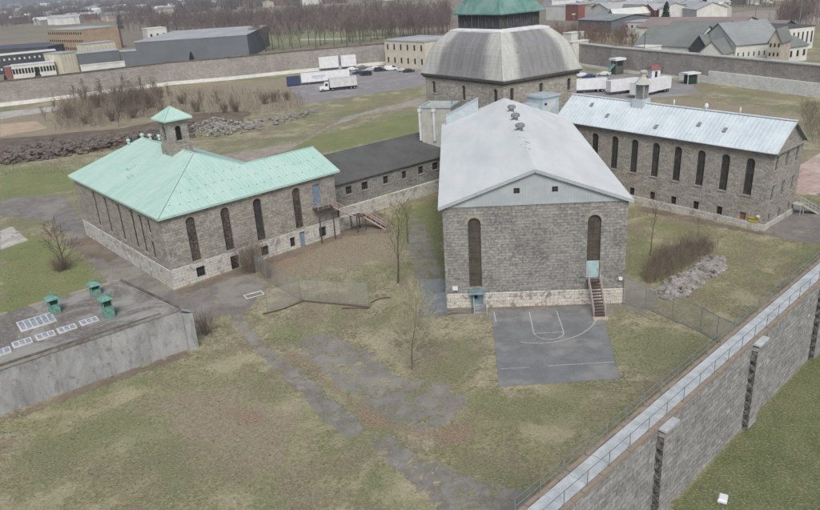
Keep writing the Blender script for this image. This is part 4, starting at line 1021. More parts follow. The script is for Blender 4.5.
rocks('rock_ledge',[(0,157),(10,150),(60,146),(110,140),(165,132),(195,124),(195,138),(150,143),(110,150),(60,158),(0,166)],1300,.2,.8,M_rockd,'dark rough rock ledge across the field at left',0,'rock',1.5)
rocks('rock_scatter',[(320,290),(345,300),(330,345),(300,350),(280,330)],14,.05,.13,M_rock,'small stones scattered by the mesh fence',0,'stones')
# bank behind ledge: real step in the terrain
m=MB(); top=[(0,138),(40,135),(80,131),(120,128),(165,119),(200,112),(260,108)]; bot=[(-2,163),(40,159),(80,153),(120,147),(160,138),(198,131),(262,124)]; mid=[(-1,153),(40,150),(80,145),(120,140),(162,131),(199,124),(261,117)]
rws=[]
for i in range(len(top)-1):
    for j in range(8):
        t=j/8; f3=lambda L_:tuple(L_[i][q]*(1-t)+L_[i+1][q]*t for q in(0,1)); rws.append((f3(top),f3(mid),f3(bot)))
prev=None
for q,(a,b,c) in enumerate(rws):
    fade=min(1,(len(rws)-1-q)/12); A_=un(*a);B_=un(*b);C_=un(*c); j=lambda s_:random.uniform(-s_,s_)
    row=[(A_[0],A_[1],-.1),(A_[0]*.5+B_[0]*.5+j(.4),A_[1]*.5+B_[1]*.5,.9*fade+j(.1)),(B_[0]+j(.8),B_[1]+j(.8),1.5*fade+j(.25)),(B_[0]*.6+C_[0]*.4+j(.6),B_[1]*.6+C_[1]*.4+j(.6),.9*fade+j(.4)),(C_[0],C_[1],-.1)]
    if prev:
        for k_ in range(4): m.quad(prev[k_],prev[k_+1],row[k_+1],row[k_])
    prev=row
tag(build('terrain_bank',m,mottled('brown_bank_soil',srgb(124,112,100),srgb(94,84,76),.35,.95,.08),None,True),kind='structure')
tn=36000; tr=np.random.default_rng(5); tx=tr.uniform(-60,64,tn); ty=tr.uniform(26,118,tn)
TP=np.stack([tx,ty],1); ok=np.ones(tn,bool)
for pl in ([(491,309),(600,303),(620,379),(499,387)],[(222,303),(285,360),(364,430),(345,440),(268,365),(226,322)],[(372,434),(445,466),(565,480),(545,514),(420,490)],[(172,292),(245,271),(258,283),(196,330),(120,264),(62,238),(62,195)],[(330,340),(400,380),(455,396),(460,412),(432,428),(376,408),(318,365)],[(764,234),(795,205),(840,205),(840,246)]): ok&=sdist(TP,np.array(G2(pl)))>0
def inrect(o,ang,x0,x1,y0,y1):
    c,s=math.cos(ang),math.sin(ang); dx=tx-o[0];dy=ty-o[1]; a=dx*c+dy*s; b_=-dx*s+dy*c; return (a>x0)&(a<x1)&(b_>y0)&(b_<y1)
for q in ((N,ang_of(49.5),-.2,26.8,-.2,33),(C0,ang_of(94.3),-.2,20.1,-.2,45),(Rn,ang_of(49.5),-.2,9.6,-.2,36),(c0,ang_of(51.2),-1,25,-.5,17),((lc.x,lc.y),ang_of(54)+math.pi,-1,42,-13,.3),((G0.x,G0.y),ang_of(47.6),-30,90,-40,2)): ok&=~inrect(*q)
tx,ty=tx[ok],ty[ok]; nT=len(tx); an=tr.uniform(0,6.28,nT); hh=tr.uniform(.01,.04,nT); ww=tr.uniform(.03,.07,nT); TV=np.zeros((nT,6,3))
for k_ in range(3):
    a_=an+k_*2.09; TV[:,k_]=np.stack([tx+ww*np.cos(a_),ty+ww*np.sin(a_),np.full(nT,-.01)],1); TV[:,3+k_]=np.stack([tx+ww*1.5*np.cos(a_+.6),ty+ww*1.5*np.sin(a_+.6),hh],1)
TF=(np.arange(nT)[:,None,None]*6+np.array([[0,1,4,3],[1,2,5,4],[2,0,3,5]])[None]).reshape(-1,4)
me=bpy.data.meshes.new('grass_tufts'); me.vertices.add(nT*6); me.vertices.foreach_set('co',TV.ravel()); me.loops.add(len(TF)*4); me.loops.foreach_set('vertex_index',TF.ravel().astype(np.int32)); me.polygons.add(len(TF)); me.polygons.foreach_set('loop_start',np.arange(0,len(TF)*4,4,dtype=np.int32)); me.update(calc_edges=True)
g=NG('dry_tuft_grass'); v=g.coord(); c=g.mix(g.sm(g.noise(v,1.6,3,.6),.35,.65),srgb(176,170,142),srgb(112,112,84)); g.base(c,.95); me.materials.append(g.m); o=bpy.data.objects.new('grass_tufts',me); COL.objects.link(o); tag(o,'dry tufts of grass sprinkled over the whole lawn','grass',kind='stuff')
# ================================================================== FENCES
def fence(px,hs,label,mat=M_chain,posts=3.0,name='chain_link_fence',rail=True,dbl=False):
    pts=[Vector((*un(*p),0)) for p in px]; o0=pts[0]
    t=thing(name,tuple(o0),0,label,'fence')
    for i in range(len(pts)-1):
        a,b=pts[i]-o0,pts[i+1]-o0; h0,h1=hs[i],hs[i+1]; m=MB()
        m.quad(a,b,b+Vector((0,0,h1)),a+Vector((0,0,h0))); build('mesh_panel',m,mat,t)
        d=(b-a); n=max(1,round(d.length/posts))
        for k in range(n+(1 if i==len(pts)-2 else 0)):
            q=a+d*(k/n); h=h0+(h1-h0)*k/n; m=MB(); m.tube(q,q+Vector((0,0,h+.05)),.035,.035,6,True); build('post',m,M_iron,t)
        if rail: m=MB(); m.bar(a+Vector((0,0,h0)),b+Vector((0,0,h1)),.05); build('rail',m,M_iron,t); m=MB(); m.bar(a+Vector((0,0,.06)),b+Vector((0,0,.06)),.04); build('bottom_rail',m,M_iron,t)
    return t
fence([(257,276),(267,281),(301,301),(339,304),(369,305.5)],[2.9]*5,'chain-link fence bending out from the foot of the green-roofed building')
fence([(268,311),(301,301.5)],[2.6,2.8],'short chain-link panel leaning beside the bent fence')
fence([(623,304),(645,308.5),(672,320),(700,332),(716,342),(742,353)],[3.2,2.8,2.8,2.8,2.8,2.8],'chain-link fence from the white-roofed block to the perimeter wall')
t=thing('mesh_gate_cage',(*un(421,318),0),0,'blue grey steel mesh enclosure at the left corner of the white-roofed block','fence')
o0=Vector((*un(421,318),0))
pp=[Vector((*un(*p),0))-o0 for p in((421,318),(447,316),(447.5,302),(420.5,303))]
for i in range(4):
    a,b=pp[i],pp[(i+1)%4]; m=MB(); m.quad(a+Vector((0,0,.1)),b+Vector((0,0,.1)),b+Vector((0,0,2.9)),a+Vector((0,0,2.9))); build('mesh_panel',m,M_chainb if i!=1 else M_chain,t)
    m=MB(); m.tube(a,a+Vector((0,0,3)),.05,.05,6); 
    for z_ in(.1,1.5,2.9): m.bar(a+Vector((0,0,z_)),b+Vector((0,0,z_)),.06)
    build('post',m,M_iron,t)
m=MB()
pl=[Vector((*un(*p),0)) for p in((447,316),(470,314.5),(487,313))]
t=thing('steel_railing',tuple(pl[0]),0,'low blue grey rail in front of the whitewashed plinth','railing')
for zz in(.9,.45):
    m=MB()
    for i in range(2): m.bar(pl[i]-pl[0]+Vector((0,0,zz)),pl[i+1]-pl[0]+Vector((0,0,zz)),.06)
    build('rail',m,M_iron,t)
for q in pl: m=MB(); m.bar(q-pl[0],q-pl[0]+Vector((0,0,.95)),.06); build('post',m,M_iron,t)
# fallen branch + pallet frame
def log(px,r,label):
    pts=[Vector((*un(*p),r)) for p in px]; m=MB()
    for i in range(len(pts)-1): m.tube(pts[i],pts[i+1],r,r*.8,6)
    tag(build('fallen_branch',m,M_bark),label,'branch')
log([(263,315),(285,309),(304,301.5)],.11,'fallen dark pole lying below the leaning fence panel')
log([(300,301),(318,303),(343,305),(370,308)],.1,'long dark branch lying along the foot of the mesh fence')
log([(342,309),(356,308.5),(368,309)],.09,'short dark branch lying in front of the fence end')
log([(371,303),(380,299),(391,298)],.09,'dark branch lying right of the fence end')
x,y=un(254,295); t=thing('wooden_pallet',(x,y,.03),.5,'pale wooden frame lying flat on the ground by the fence','frame')
for a_ in range(4):
    m=MB(); q=[(-1.1,-.6,0),(1.1,-.6,0),(1.1,.6,0),(-1.1,.6,0)]; m.bar(q[a_],q[(a_+1)%4],.12,.06); build('slat',m,M_flash,t)
# ================================================================== BARE TREES
def branch(m,p,d,L,r,lev,rr,dens,droop=0,twr=.012):
    n=3 if lev>0 else 2; q=Vector(p); d=Vector(d).normalized(); pts=[(q.copy(),r)]
    for i in range(n):
        d=(d+Vector((rr.gauss(0,.13),rr.gauss(0,.13),rr.gauss(0,.08)+(.06 if droop==0 else -droop)))).normalized(); q2=q+d*L/n; r2=max(r*(1-(i+1)/n*.72),twr*.6)
        m.tube(q,q2,pts[-1][1],r2,5 if r>.08 else 3); q=q2; pts.append((q.copy(),r2))
    if lev==0: return
    k=max(2,int(dens[lev]))
    for j in range(k):
        t=(.25+.75*(j+rr.random())/k)*n; i=min(int(t),n-1); f_=t-i; b=pts[i][0].lerp(pts[i+1][0],f_)
        az=rr.random()*6.28; tl=rr.uniform(.45,.95); up=Vector((0,0,1)) if abs(d.z)<.9 else Vector((1,0,0)); a=d.cross(up).normalized(); c=d.cross(a)
        nd=(d*math.cos(tl)+(a*math.cos(az)+c*math.sin(az))*math.sin(tl)); nd.z+=.12
        branch(m,b,nd,L*rr.uniform(.42,.66)*(1.15-.5*t/n),max(pts[i][1]*.55,twr),lev-1,rr,dens,droop,twr)
def tree_parts(seed,h,spread=.9,dens=(0,4,6,9),twr=.02,trunk_f=.3,r=None):
    rr=random.Random(seed); r=r or h*.017; tk=MB(); cr=MB(); q=Vector((0,0,-.2)); d=Vector((rr.gauss(0,.04),rr.gauss(0,.04),1)); pts=[]; rc=r; n=7
    for i in range(n):
        d=(d+Vector((rr.gauss(0,.06),rr.gauss(0,.06),.1))).normalized(); q2=q+d*h*.86/n; r2=max(r*(1-(i+1)/n*.88),twr); tk.tube(q,q2,rc,r2,7); pts.append((q.copy(),q2.copy(),rc)); q=q2; rc=r2
    nl=dens[3]
    for j in range(nl):
        t=trunk_f+(1-trunk_f)*(j+rr.random()*.8)/nl; i=min(int(t*n),n-1); f_=t*n-i; b=pts[i][0].lerp(pts[i][1],min(f_,1)); az=j*2.4+rr.random(); el=rr.uniform(.35,.9)
        nd=Vector((math.cos(az)*spread,math.sin(az)*spread,el+.35*t)); L=h*(.42-.25*(t-trunk_f))*rr.uniform(.8,1.15)*(.6+.5*spread)
        branch(cr,b,nd,L,max(pts[i][2]*.5,twr),2,rr,dens,0,twr)
    return tk,cr
def bare_tree(name,px,py,h,label,cat='tree',group=None,seed=1,mat=M_bark,matc=None,**kw):
    x,y=un(px,py); t=thing(name,(x,y,0),seed*1.3,label,cat,group); tk,cr=tree_parts(seed,h,**kw); build('trunk',tk,mat,t); build('crown',cr,matc or mat,t); return t
bare_tree('bare_tree',64,268,7.6,'bare bushy tree on the green grass left of the copper-roofed building',seed=3,spread=.8,dens=(0,4,6,14),twr=.018,trunk_f=.12)
bare_tree('bare_tree',412,369,9.6,'pale straw-coloured bare young tree left of the basketball court',seed=5,mat=M_brushg,matc=M_barkp,spread=.55,dens=(0,7,8,20),twr=.016,trunk_f=.28,r=.085)
bare_tree('bare_tree',398,283,11.0,'taller thin dark tree between the green-roofed and white-roofed buildings',seed=8,spread=.4,dens=(0,3,4,11),twr=.014,trunk_f=.35,r=.12)
bare_tree('bare_tree',408,243,7.2,'slim bare tree on the green strip left of the white-roofed block',seed=11,spread=.45,dens=(0,3,4,9),twr=.014,trunk_f=.4,r=.09)
bare_tree('bare_tree',650,256,8.6,'slim bare tree on the lawn just right of the white-roofed block',seed=12,spread=.35,dens=(0,3,3,8),twr=.012,trunk_f=.5,r=.08)
bare_tree('bare_tree',698,236,3.4,'small leafless sapling before the long ribbed-roof wing',seed=14,spread=.4,dens=(0,3,3,6),twr=.012,trunk_f=.3,r=.04)
# shrubs: many stems from the ground
def shrub_mb(seed,h,w,stems=26,twr=.012,lean=.5,dens=5):
    rr=random.Random(seed); m=MB()
    for i in range(stems):
        az=rr.random()*6.28; q=Vector((math.cos(az)*w*.35*rr.random(),math.sin(az)*w*.35*rr.random(),-.05)); d=Vector((math.cos(az)*lean*rr.random(),math.sin(az)*lean*rr.random(),1)); branch(m,q,d,h*rr.uniform(.6,1.0),twr*2,1,rr,(0,dens),0,twr)
    return m
def shrub(px,py,h,w,label,seed,mat=M_brushg,group=None,**kw):
    x,y=un(px,py); o=build('shrub',shrub_mb(seed,h,w,**kw),mat); o.location=(x,y,0); return tag(o,label,'shrub',group)
shrub(207,334,3.0,1.6,'leafless shrub beside the cracked path near the flat roof end',21,M_brushg,stems=40)
shrub(62,270,2.2,3.0,'dense brown undergrowth round the foot of the bare tree on the grass',22,M_brush,stems=90,lean=.9)
shrub(251,272,4.3,3.2,'tall leafless shrub against the front wall of the green-roofed building',23,M_brushg,stems=110,lean=.5)
shrub(268,278,2.4,1.2,'small dark shrub at the start of the bent fence',24,M_brush,stems=40)
# brown brush along rubble: stuff
def brushmass(name,poly,n,h0,h1,mat,label,twr=.015,lean=.35,seed=1,cat='brush'):
    P=np.array(G2(poly)); lo=P.min(0);hi=P.max(0); rr=random.Random(seed); m=MB(); k=0
    while k<n:
        x=rr.uniform(lo[0],hi[0]);y=rr.uniform(lo[1],hi[1])
        if sdist(np.array([[x,y]]),P)[0]>0: continue
        k+=1; h=rr.uniform(h0,h1); d=Vector((rr.gauss(0,lean),rr.gauss(0,lean),1)); branch(m,(x,y,-.05),d,h,twr*1.8,1,rr,(0,4),0,twr)
    return tag(build(name,m,mat),label,cat,kind='stuff')
brushmass('brush_thicket',[(641,279),(650,262),(668,252),(690,243),(716,246),(712,254),(690,268),(662,282),(648,286)],700,.6,2.3,M_brush,'brown leafless thicket behind the rubble heap at right',.014,.25,5)
brushmass('scrub_strip',[(55,131),(60,105),(110,96),(160,90),(165,112),(130,122),(90,130)],1300,1.2,4.6,M_brushg,'grey leafless scrub below the far stone wall at left',.022,.3,6)
brushmass('scrub_strip',[(165,112),(180,92),(260,92),(310,100),(300,112),(240,118),(200,120)],800,.7,2.8,M_brushg,'thin dry scrub along the broken rock line',.018,.3,7)
brushmass('dry_weeds',[(0,166),(60,160),(110,152),(190,140),(200,150),(120,160),(60,175),(0,176)],700,.2,.6,M_brushg,'dry weeds along the foot of the dark ledge',.012,.3,9)
brushmass('dry_weeds',[(800,105),(820,108),(820,150),(806,135)],160,1,3.2,M_brushg,'leafless weeds past the gable end of the ribbed-roof wing',.02,.3,10)
smb=[shrub_mb(40+i,4.5,2.6,stems=34,twr=.035,lean=.55,dens=5) for i in range(3)]
smo=[]
spots=[(70,118,1),(86,124,.6),(112,121,.8),(122,112,1.3),(130,108,1.5),(140,104,1.4),(150,108,1.3),(96,108,1.2),(84,100,1),(160,98,.9),(118,100,1.2),(134,118,.9),(225,113,.7),(236,112,.8),(265,104,.8),(274,102,.8),(288,100,.7),(197,112,.9),(182,104,.7)]
for i,(px,py,s_) in enumerate(spots):
    if i<3: o=build('scrub_bush',smb[i],M_brushg); smo.append(o)
    else: o=smo[i%3].copy(); COL.objects.link(o)
    x,y=un(px,py); o.location=(x,y,0); o.scale=(s_,s_,s_); o.rotation_euler=(0,0,i*1.7)
    tag(o,'leafless grey-brown bush in the scrub below the far left wall','bush','leafless bushes below the far left wall')
sap=[(58,120,7),(75,108,8),(92,126,6),(108,112,9),(119,127,7),(127,100,9),(136,112,10),(148,118,8),(156,104,9),(166,120,7),(172,104,7),(186,112,6),(203,108,6),(219,111,6.5),(233,109,5),(280,104,4.5),(86,96,7),(141,98,8),(100,100,8),(46,122,5)]
sp0=[]
for i,(px,py,h_) in enumerate(sap):
    if i<4:
        t=thing('sapling',(0,0,0),0); tk,cr=tree_parts(400+i,8,spread=.42,dens=(0,4,5,15),twr=.03,trunk_f=.15,r=.09); build('trunk',tk,M_brushg,t); build('crown',cr,M_brushg,t); sp0.append(t)
    else: t=copy_tree(sp0[i%4])
    t.location=(*un(px,py),0); t.scale=(h_/8,)*3; t.rotation_euler=(0,0,i*1.9); tag(t,'thin bare sapling in the scrub between the rock line and the far left wall','sapling','bare saplings in the scrub at left')
sheet('shade_soil',[(176,291.5),(340,234),(344,238),(300,254),(250,272),(178,297)],'soil',.011,.3,.8)  # soil strips at the wall feet, their dark colour doubling as contact shade
sheet('shade_soil',[(449,309.5),(622,300.5),(624,303),(450,313.5)],'soil',.016,.3,.5)
sheet('shade_soil',[(640,206),(763,232),(764,235),(700,224),(640,211)],'soil',.012,.3,.7)
sheet('shade_soil',[(188,351),(120,374),(0,419),(0,424),(120,380),(190,356)],'soil',.012,.3,.6)
# ================================================================== FAR WALLS
def wallrun(name,pts,h,label,th=1.6,foot=None,mat=MS_F,footh=1.2):
    pts=[Vector((*p,0)) for p in pts]; o0=pts[0]; t=thing(name,tuple(o0),0,label,'wall')
    w_=MB();c_=MB();f_=MB()
    for i in range(len(pts)-1):
        a,b=pts[i]-o0,pts[i+1]-o0; d=(b-a).normalized(); n=Vector((d.y,-d.x,0))
        if n.dot(-(pts[i]+pts[i+1]))<0: n=-n
        mid=(a+b)/2+Vector((0,0,h/2-1)); w_.obox(mid-n*th/2,(b-a)/2+d*.3,n*th/2,Vector((0,0,h/2+1)))
        c_.obox((a+b)/2-n*th/2+Vector((0,0,h+.15)),(b-a)/2+d*.3,n*(th/2+.2),Vector((0,0,.15)))
        if foot: f_.obox((a+b)/2+n*.1+Vector((0,0,footh/2)),(b-a)/2,n*.12,Vector((0,0,footh/2)))
    build('wall_face',w_,mat,t); build('coping',c_,M_rockd if foot!='r' else M_lgrey,t)
    if foot: build('whitewashed_foot',f_,M_PLf,t)
    return t
Lp=[un(-160,122),un(0,106.5),un(41,102),un(170,85),un(232,79.8),un(295,73),un(400,63)]
wallrun('far_perimeter_wall',Lp,8.6,'long stone wall across the background left of the dome',foot='y',footh=1.3)
Rp=[un(545,60),un(610,70.5),un(694,81),un(760,89.5),un(820,97.5),un(900,108.5)]
fr_=wallrun('far_perimeter_wall',Rp,7.7,'stone wall running behind the long wing at upper right',th=2.4,foot='r',footh=.9)
o0=Vector((*Rp[0],0))
m=MB()
for i,(a,b,h) in enumerate(((un(680,79.2),un(709,83),2.0),(un(709,83),un(760,89.5),3.6),(un(760,89.5),un(900,108.5),3.6))):
    A_=Vector((*a,0))-o0;B_=Vector((*b,0))-o0; d=(B_-A_).normalized(); n=Vector((d.y,-d.x,0)); n=n if n.dot(-Vector((*a,0)))>0 else -n
    m.obox((A_+B_)/2+n*.35+Vector((0,0,h/2)),(B_-A_)/2,n*.3,Vector((0,0,h/2)))
build('whitewashed_base',m,M_PLf,fr_)
# guard posts etc. along far wall
def ground_thing(name,px,py,ang,label,cat,group=None):
    return thing(name,(*un(px,py),0),math.radians(ang),label,cat,group)
t=ground_thing('guard_post',617,74.0,20,'dark guard hut with white cap standing on legs before the far wall','hut')
m=MB(); m.box(-1.6,1.6,-1.3,1.3,0,4.6); build('wall',m,M_darkroof,t); m=MB(); m.box(-2.1,2.1,-1.8,1.8,4.6,5.3); build('roof',m,M_white,t)
m=MB(); m.bar((-1.7,-.6,3.4),(-5.0,-.6,.6),1.2,.2); m.bar((-5,-.6,0),(-5,-.6,1.6),.2); m.bar((-3.4,-.6,0),(-3.4,-.6,2.8),.2); m.bar((-1.7,-.6,4.2),(-5,-.6,1.5),.1); build('outside_steps',m,M_tealv,t)
m=MB(); m.box(-1.1,1.1,-1.33,-1.305,2.8,4.2); build('window',m,M_dark,t)
t=ground_thing('kiosk',654,77.2,10,'small white kiosk with red roof beside the far wall','kiosk')
m=MB(); m.box(-1.5,1.5,-1.2,1.2,0,2.6); build('wall',m,M_white,t); m=MB(); m.add([(-1.9,-1.6,2.6),(1.9,-1.6,2.6),(1.9,1.6,2.6),(-1.9,1.6,2.6),(-1.2,0,3.9),(1.2,0,3.9)],[(0,1,5,4),(2,3,4,5),(1,2,5),(3,0,4)]); build('roof',m,mottled('faded_red_roof',srgb(138,98,98),srgb(120,84,84),2,.8,0),t)
m=MB(); m.box(-.4,.4,-1.23,-1.205,0.1,2.0); build('door',m,M_dark,t)
t=ground_thing('guard_post',690,83.5,12,'open green guard post with flat white canopy by the far wall','hut')
m=MB(); m.box(-1.4,1.4,-1.2,1.2,0,2.6); build('wall',m,M_teeld,t); m=MB(); m.box(-2.2,2.2,-1.9,1.9,2.9,3.3); m.box(-1.9,-1.75,-1.6,-1.45,0,2.9); m.box(1.75,1.9,-1.6,-1.45,0,2.9); build('canopy',m,M_white,t)
t=ground_thing('utility_pole',643,71,0,'tall thin pole rising beside the far wall behind the roof lantern','pole')
m=MB(); m.tube((0,0,0),(0,0,13),.16,.1,6); build('pole',m,M_bark,t); m=MB(); m.bar((-1,0,12),(1,0,12),.15); build('crossarm',m,M_bark,t)
# ================================================================== VEHICLES
def wheel(t,x,y,r,w=.25):
    m=MB(); vs=[]
    for s_ in(-1,1):
        for i in range(14): a=i*math.pi/7; vs.append((x+r*math.cos(a),y+s_*w/2,r+r*math.sin(a)))
    m.add(vs,[(i,(i+1)%14,14+(i+1)%14,14+i) for i in range(14)]+[tuple(range(14)),tuple(range(14,28))]); o=build('wheel',m,M_black,t)
    m=MB(); sy=1 if y>0 else -1; yy=y+sy*(w/2+.01); m.add([(x+.55*r*math.cos(i*.785),yy,r+.55*r*math.sin(i*.785)) for i in range(8)],[tuple(range(8))]); build('rim',m,M_iron,o)
def body_extrude(m,prof,w,taper=None):
    """prof: list of (x,z) ; width w"""
    n=len(prof); vs=[]
    for s_ in(-1,1):
        for (x,z_) in prof: q=(taper(z_) if taper else 1); vs.append((x,s_*w/2*q,z_))
    m.add(vs,[tuple(range(n))[::-1],tuple(range(n,2*n))]+[(i,(i+1)%n,n+(i+1)%n,n+i) for i in range(n)])
def carmat(n,c): return mottled(n,c,tuple(x*.9 for x in c[:3])+(1,),.5,.25,0)
def make_car(kind,mat):
    t=thing('parked_car',(0,0,0),0)
    if kind=='van':
        L=5.2; pf=[(-2.6,.35),(2.6,.35),(2.6,.95),(2.0,1.15),(1.45,2.05),(-2.5,2.1),(-2.6,1.9)]; gl=[(1.95,1.2),(1.42,1.98),(.5,1.98),(.5,1.2)]
    elif kind=='suv':
        L=4.7; pf=[(-2.3,.35),(2.3,.35),(2.35,.9),(1.15,1.08),(.5,1.72),(-2.0,1.75),(-2.35,1.05)]; gl=[(1.0,1.12),(.45,1.66),(-1.9,1.68),(-2.1,1.12)]
    else:
        L=4.5; pf=[(-2.2,.32),(2.2,.32),(2.25,.72),(1.1,.92),(.35,1.4),(-1.0,1.42),(-1.7,1.0),(-2.25,.95)]; gl=[(1.0,.96),(.32,1.35),(-.98,1.37),(-1.55,1.0)]
    tp=lambda z_:1 if z_<1.05 else .84
    m=MB(); body_extrude(m,pf,1.8,tp); build('body',m,mat,t)
    m=MB(); 
    for s_ in(-1,1): m.add([(x,s_*(1.8/2*tp(z_+.1)+.012),z_) for x,z_ in gl],[(0,1,2,3)])
    build('side_windows',m,M_dark,t)
    # windscreen
    a,b=(pf[3],pf[4]); m=MB(); w0,w1=.82,.72; dx=.02
    m.add([(a[0]+dx-.06,-w0,a[1]+.06),(a[0]+dx-.06,w0,a[1]+.06),(b[0]+dx+.04,w1,b[1]-.04),(b[0]+dx+.04,-w1,b[1]-.04)],[(0,1,2,3)]); build('windscreen',m,M_dark,t)
    for x in(-L*.3,L*.31):
        for y in(-.8,.8): wheel(t,x,y,.34)
    for y in(-.65,.65): m=MB(); m.obox((pf[2][0]-.0,y,.68),(.04,0,0),(0,.18,0),(0,0,.08)); build('headlight',m,M_flash,t)
    return t
cm=dict(white=carmat('white_car_paint',srgb(214,218,222)),black=carmat('black_car_paint',srgb(44,48,54)),grey=carmat('grey_car_paint',srgb(110,116,122)),silver=carmat('silver_car_paint',srgb(176,182,188)),blue=carmat('dark_blue_car_paint',srgb(56,70,92)))
cars=[('suv','black',366,75.5,165,'black high-roofed car, nearest to the white truck cab'),('car','blue',358,74,170,'dark car between the white truck and the row of cars by the wall'),
('car','white',352.5,70.5,20,'white car behind the long white trailer'),('car','grey',363,68.8,25,'dark grey car parked by the wall beside the white car'),('car','silver',370,71.2,15,'silver car in front of the dark grey one by the far wall'),
('car','white',376,69.5,20,'white car third from the left in the row by the wall'),('suv','black',380,71.5,10,'black car between a white car and the white van'),
('van','white',391,70.5,5,'white van parked before the cream building'),('car','silver',403,71.5,5,'silver car right of the white van'),('car','black',409,72.3,5,'black car nearest to the dome in the row before the cream building'),
('car','white',581,77,160,'white car just right of the dome eave'),('car','blue',588.5,78.5,165,'dark blue car beside the white one right of the dome'),('car','white',604,75.5,150,'white car between the dome and the dark guard hut')]
for i,(kd,c_,px,py,an,lb_) in enumerate(cars):
    t=make_car(kd,cm[c_]); t.location=(*un(px,py),0.01); t.rotation_euler=(0,0,math.radians(an)); tag(t,lb_,'car','cars parked before the far wall')
def trailer(px,py,ang,L,h,label,name='trailer',mark=False,axles=True):
    t=ground_thing(name,px,py,ang,label,'trailer')
    m=MB(); m.box(0,L,-1.25,1.25,1.05,h); b=build('box_body',m,M_white,t)
    m=MB()
    for x in np.arange(.05,L,(L-.1)):
        for s_ in(-1,1): m.box(x-.03,x+.03,s_*1.27-.02,s_*1.27+.02,1.08,h-.03)
    m.box(0,L,-1.3,1.3,.95,1.045); build('side_rail',m,M_dirtywhite,t)
    if axles:
        for x in(L-1.4,L-2.6):
            for y in(-1.05,1.05): wheel(t,x,y,.5,.35)
    m=MB(); m.box(2.4,2.6,-.8,-.6,0,1.0); build('landing_leg',m,M_iron,t); m=MB(); m.box(2.4,2.6,.6,.8,0,1.0); build('landing_leg',m,M_iron,t)
    if mark:
        m=MB(); m.box(4,9,-1.30,-1.291,2.5,3.1); m.box(4.5,8,-1.30,-1.291,2.0,2.25); build('faded_lettering_panel',m,mottled('faded_blue_lettering',srgb(168,182,206),srgb(192,200,214),2,.6,0),b)
    return t
trailer(301.5,85.0,13,18,4.1,'longest white box trailer standing behind the white truck',mark=True)
m=MB(); m.box(-5.2,-.4,-1.2,1.2,.3,3.4); o=build('shipping_container',m,mottled('dark_blue_steel',srgb(64,76,104),srgb(52,62,88),2,.6,0)); o.location=(*un(301.5,85),0); o.rotation_euler=(0,0,math.radians(13)); tag(o,'short dark blue container at the left end of the longest white trailer','container')
trailer(319.5,70.8,10,8.2,5.4,'tall grey-white box left of the pair against the far wall',name='box_container',axles=False)
trailer(341.5,69.0,10,6.4,5.4,'tall grey-white box right of the pair against the far wall',name='box_container',axles=False)
t=ground_thing('box_truck',322.5,91.5,13,'white cab truck with box body in front of the long trailer','truck')
m=MB(); body_extrude(m,[(0,.6),(2.2,.6),(2.2,3.0),(1.0,3.0),(.55,1.75),(-.9,1.5),(-1.0,.6)],2.3); build('cab',m,M_white,t)
m=MB(); m.add([(.6,-1.0,1.85),(.6,1.0,1.85),(.98,1.0,2.85),(.98,-1.0,2.85)],[(0,1,2,3)]); m.add([(.9,-1.17,1.8),(1.9,-1.17,1.8),(1.9,-1.17,2.7),(1.1,-1.17,2.7)],[(0,1,2,3)]); build('cab_window',m,M_dark,t)
m=MB(); m.box(2.6,12.0,-1.25,1.25,1.15,4.2); build('box_body',m,M_dirtywhite,t); m=MB(); m.box(0,12,-.5,.5,.6,1.1); build('chassis',m,M_black,t)
for x in(0,3.4,9.8,11):
    for y in(-1.05,1.05): wheel(t,x,y,.5,.3)
m=MB(); m.box(2.25,2.5,.2,.4,1,3.8); build('exhaust_stack',m,M_iron,t)
def trail2(pa,pb,h,lb_):
    A_=Vector(un(*pa));B_=Vector(un(*pb)); d=B_-A_; return trailer(*pa,math.degrees(math.atan2(d.y,d.x)),d.length,h,lb_)
trail2((575,93),(606,91.2),3.9,'white trailer with its front tucked behind the dome corner')
trail2((608,95),(637,91.5),4.0,'middle white trailer between the dome corner and the roof lantern')
trail2((633,98.5),(667,90.8),4.2,'big white trailer right of the roof lantern, its long side facing the yard')
# ================================================================== BACKGROUND BUILDINGS
M_cream=mottled('cream_render',srgb(206,203,186),srgb(190,187,170),.4,.9,0); M_tanb=mottled('tan_brick',srgb(172,154,130),srgb(152,136,116),.3,.9,0); M_slate=mottled('slate_blue_cladding',srgb(108,115,122),srgb(98,105,111),.1,.7,0)
M_redb=mottled('dull_red_brick',srgb(142,96,88),srgb(124,84,78),.3,.9,0); M_greyr=mottled('mid_grey_roof',srgb(124,130,128),srgb(110,116,114),.1,.8,0); M_pinkr=mottled('dull_pink_roof',srgb(146,132,130),srgb(130,118,116),.1,.8,0)
M_gravelf=mottled('pale_gravel_roof',srgb(172,175,177),srgb(152,156,160),.08,.9,0); M_beige=mottled('beige_stone',srgb(184,178,166),srgb(162,156,146),.5,.9,0); M_bluer=mottled('blue_grey_roof',srgb(142,148,150),srgb(128,134,136),.1,.7,0)
M_dkc=mottled('charcoal_cladding',srgb(78,80,88),srgb(66,68,76),.2,.8,0); M_wf=mottled('off_white_wall',srgb(212,214,210),srgb(190,192,190),.2,.8,0)
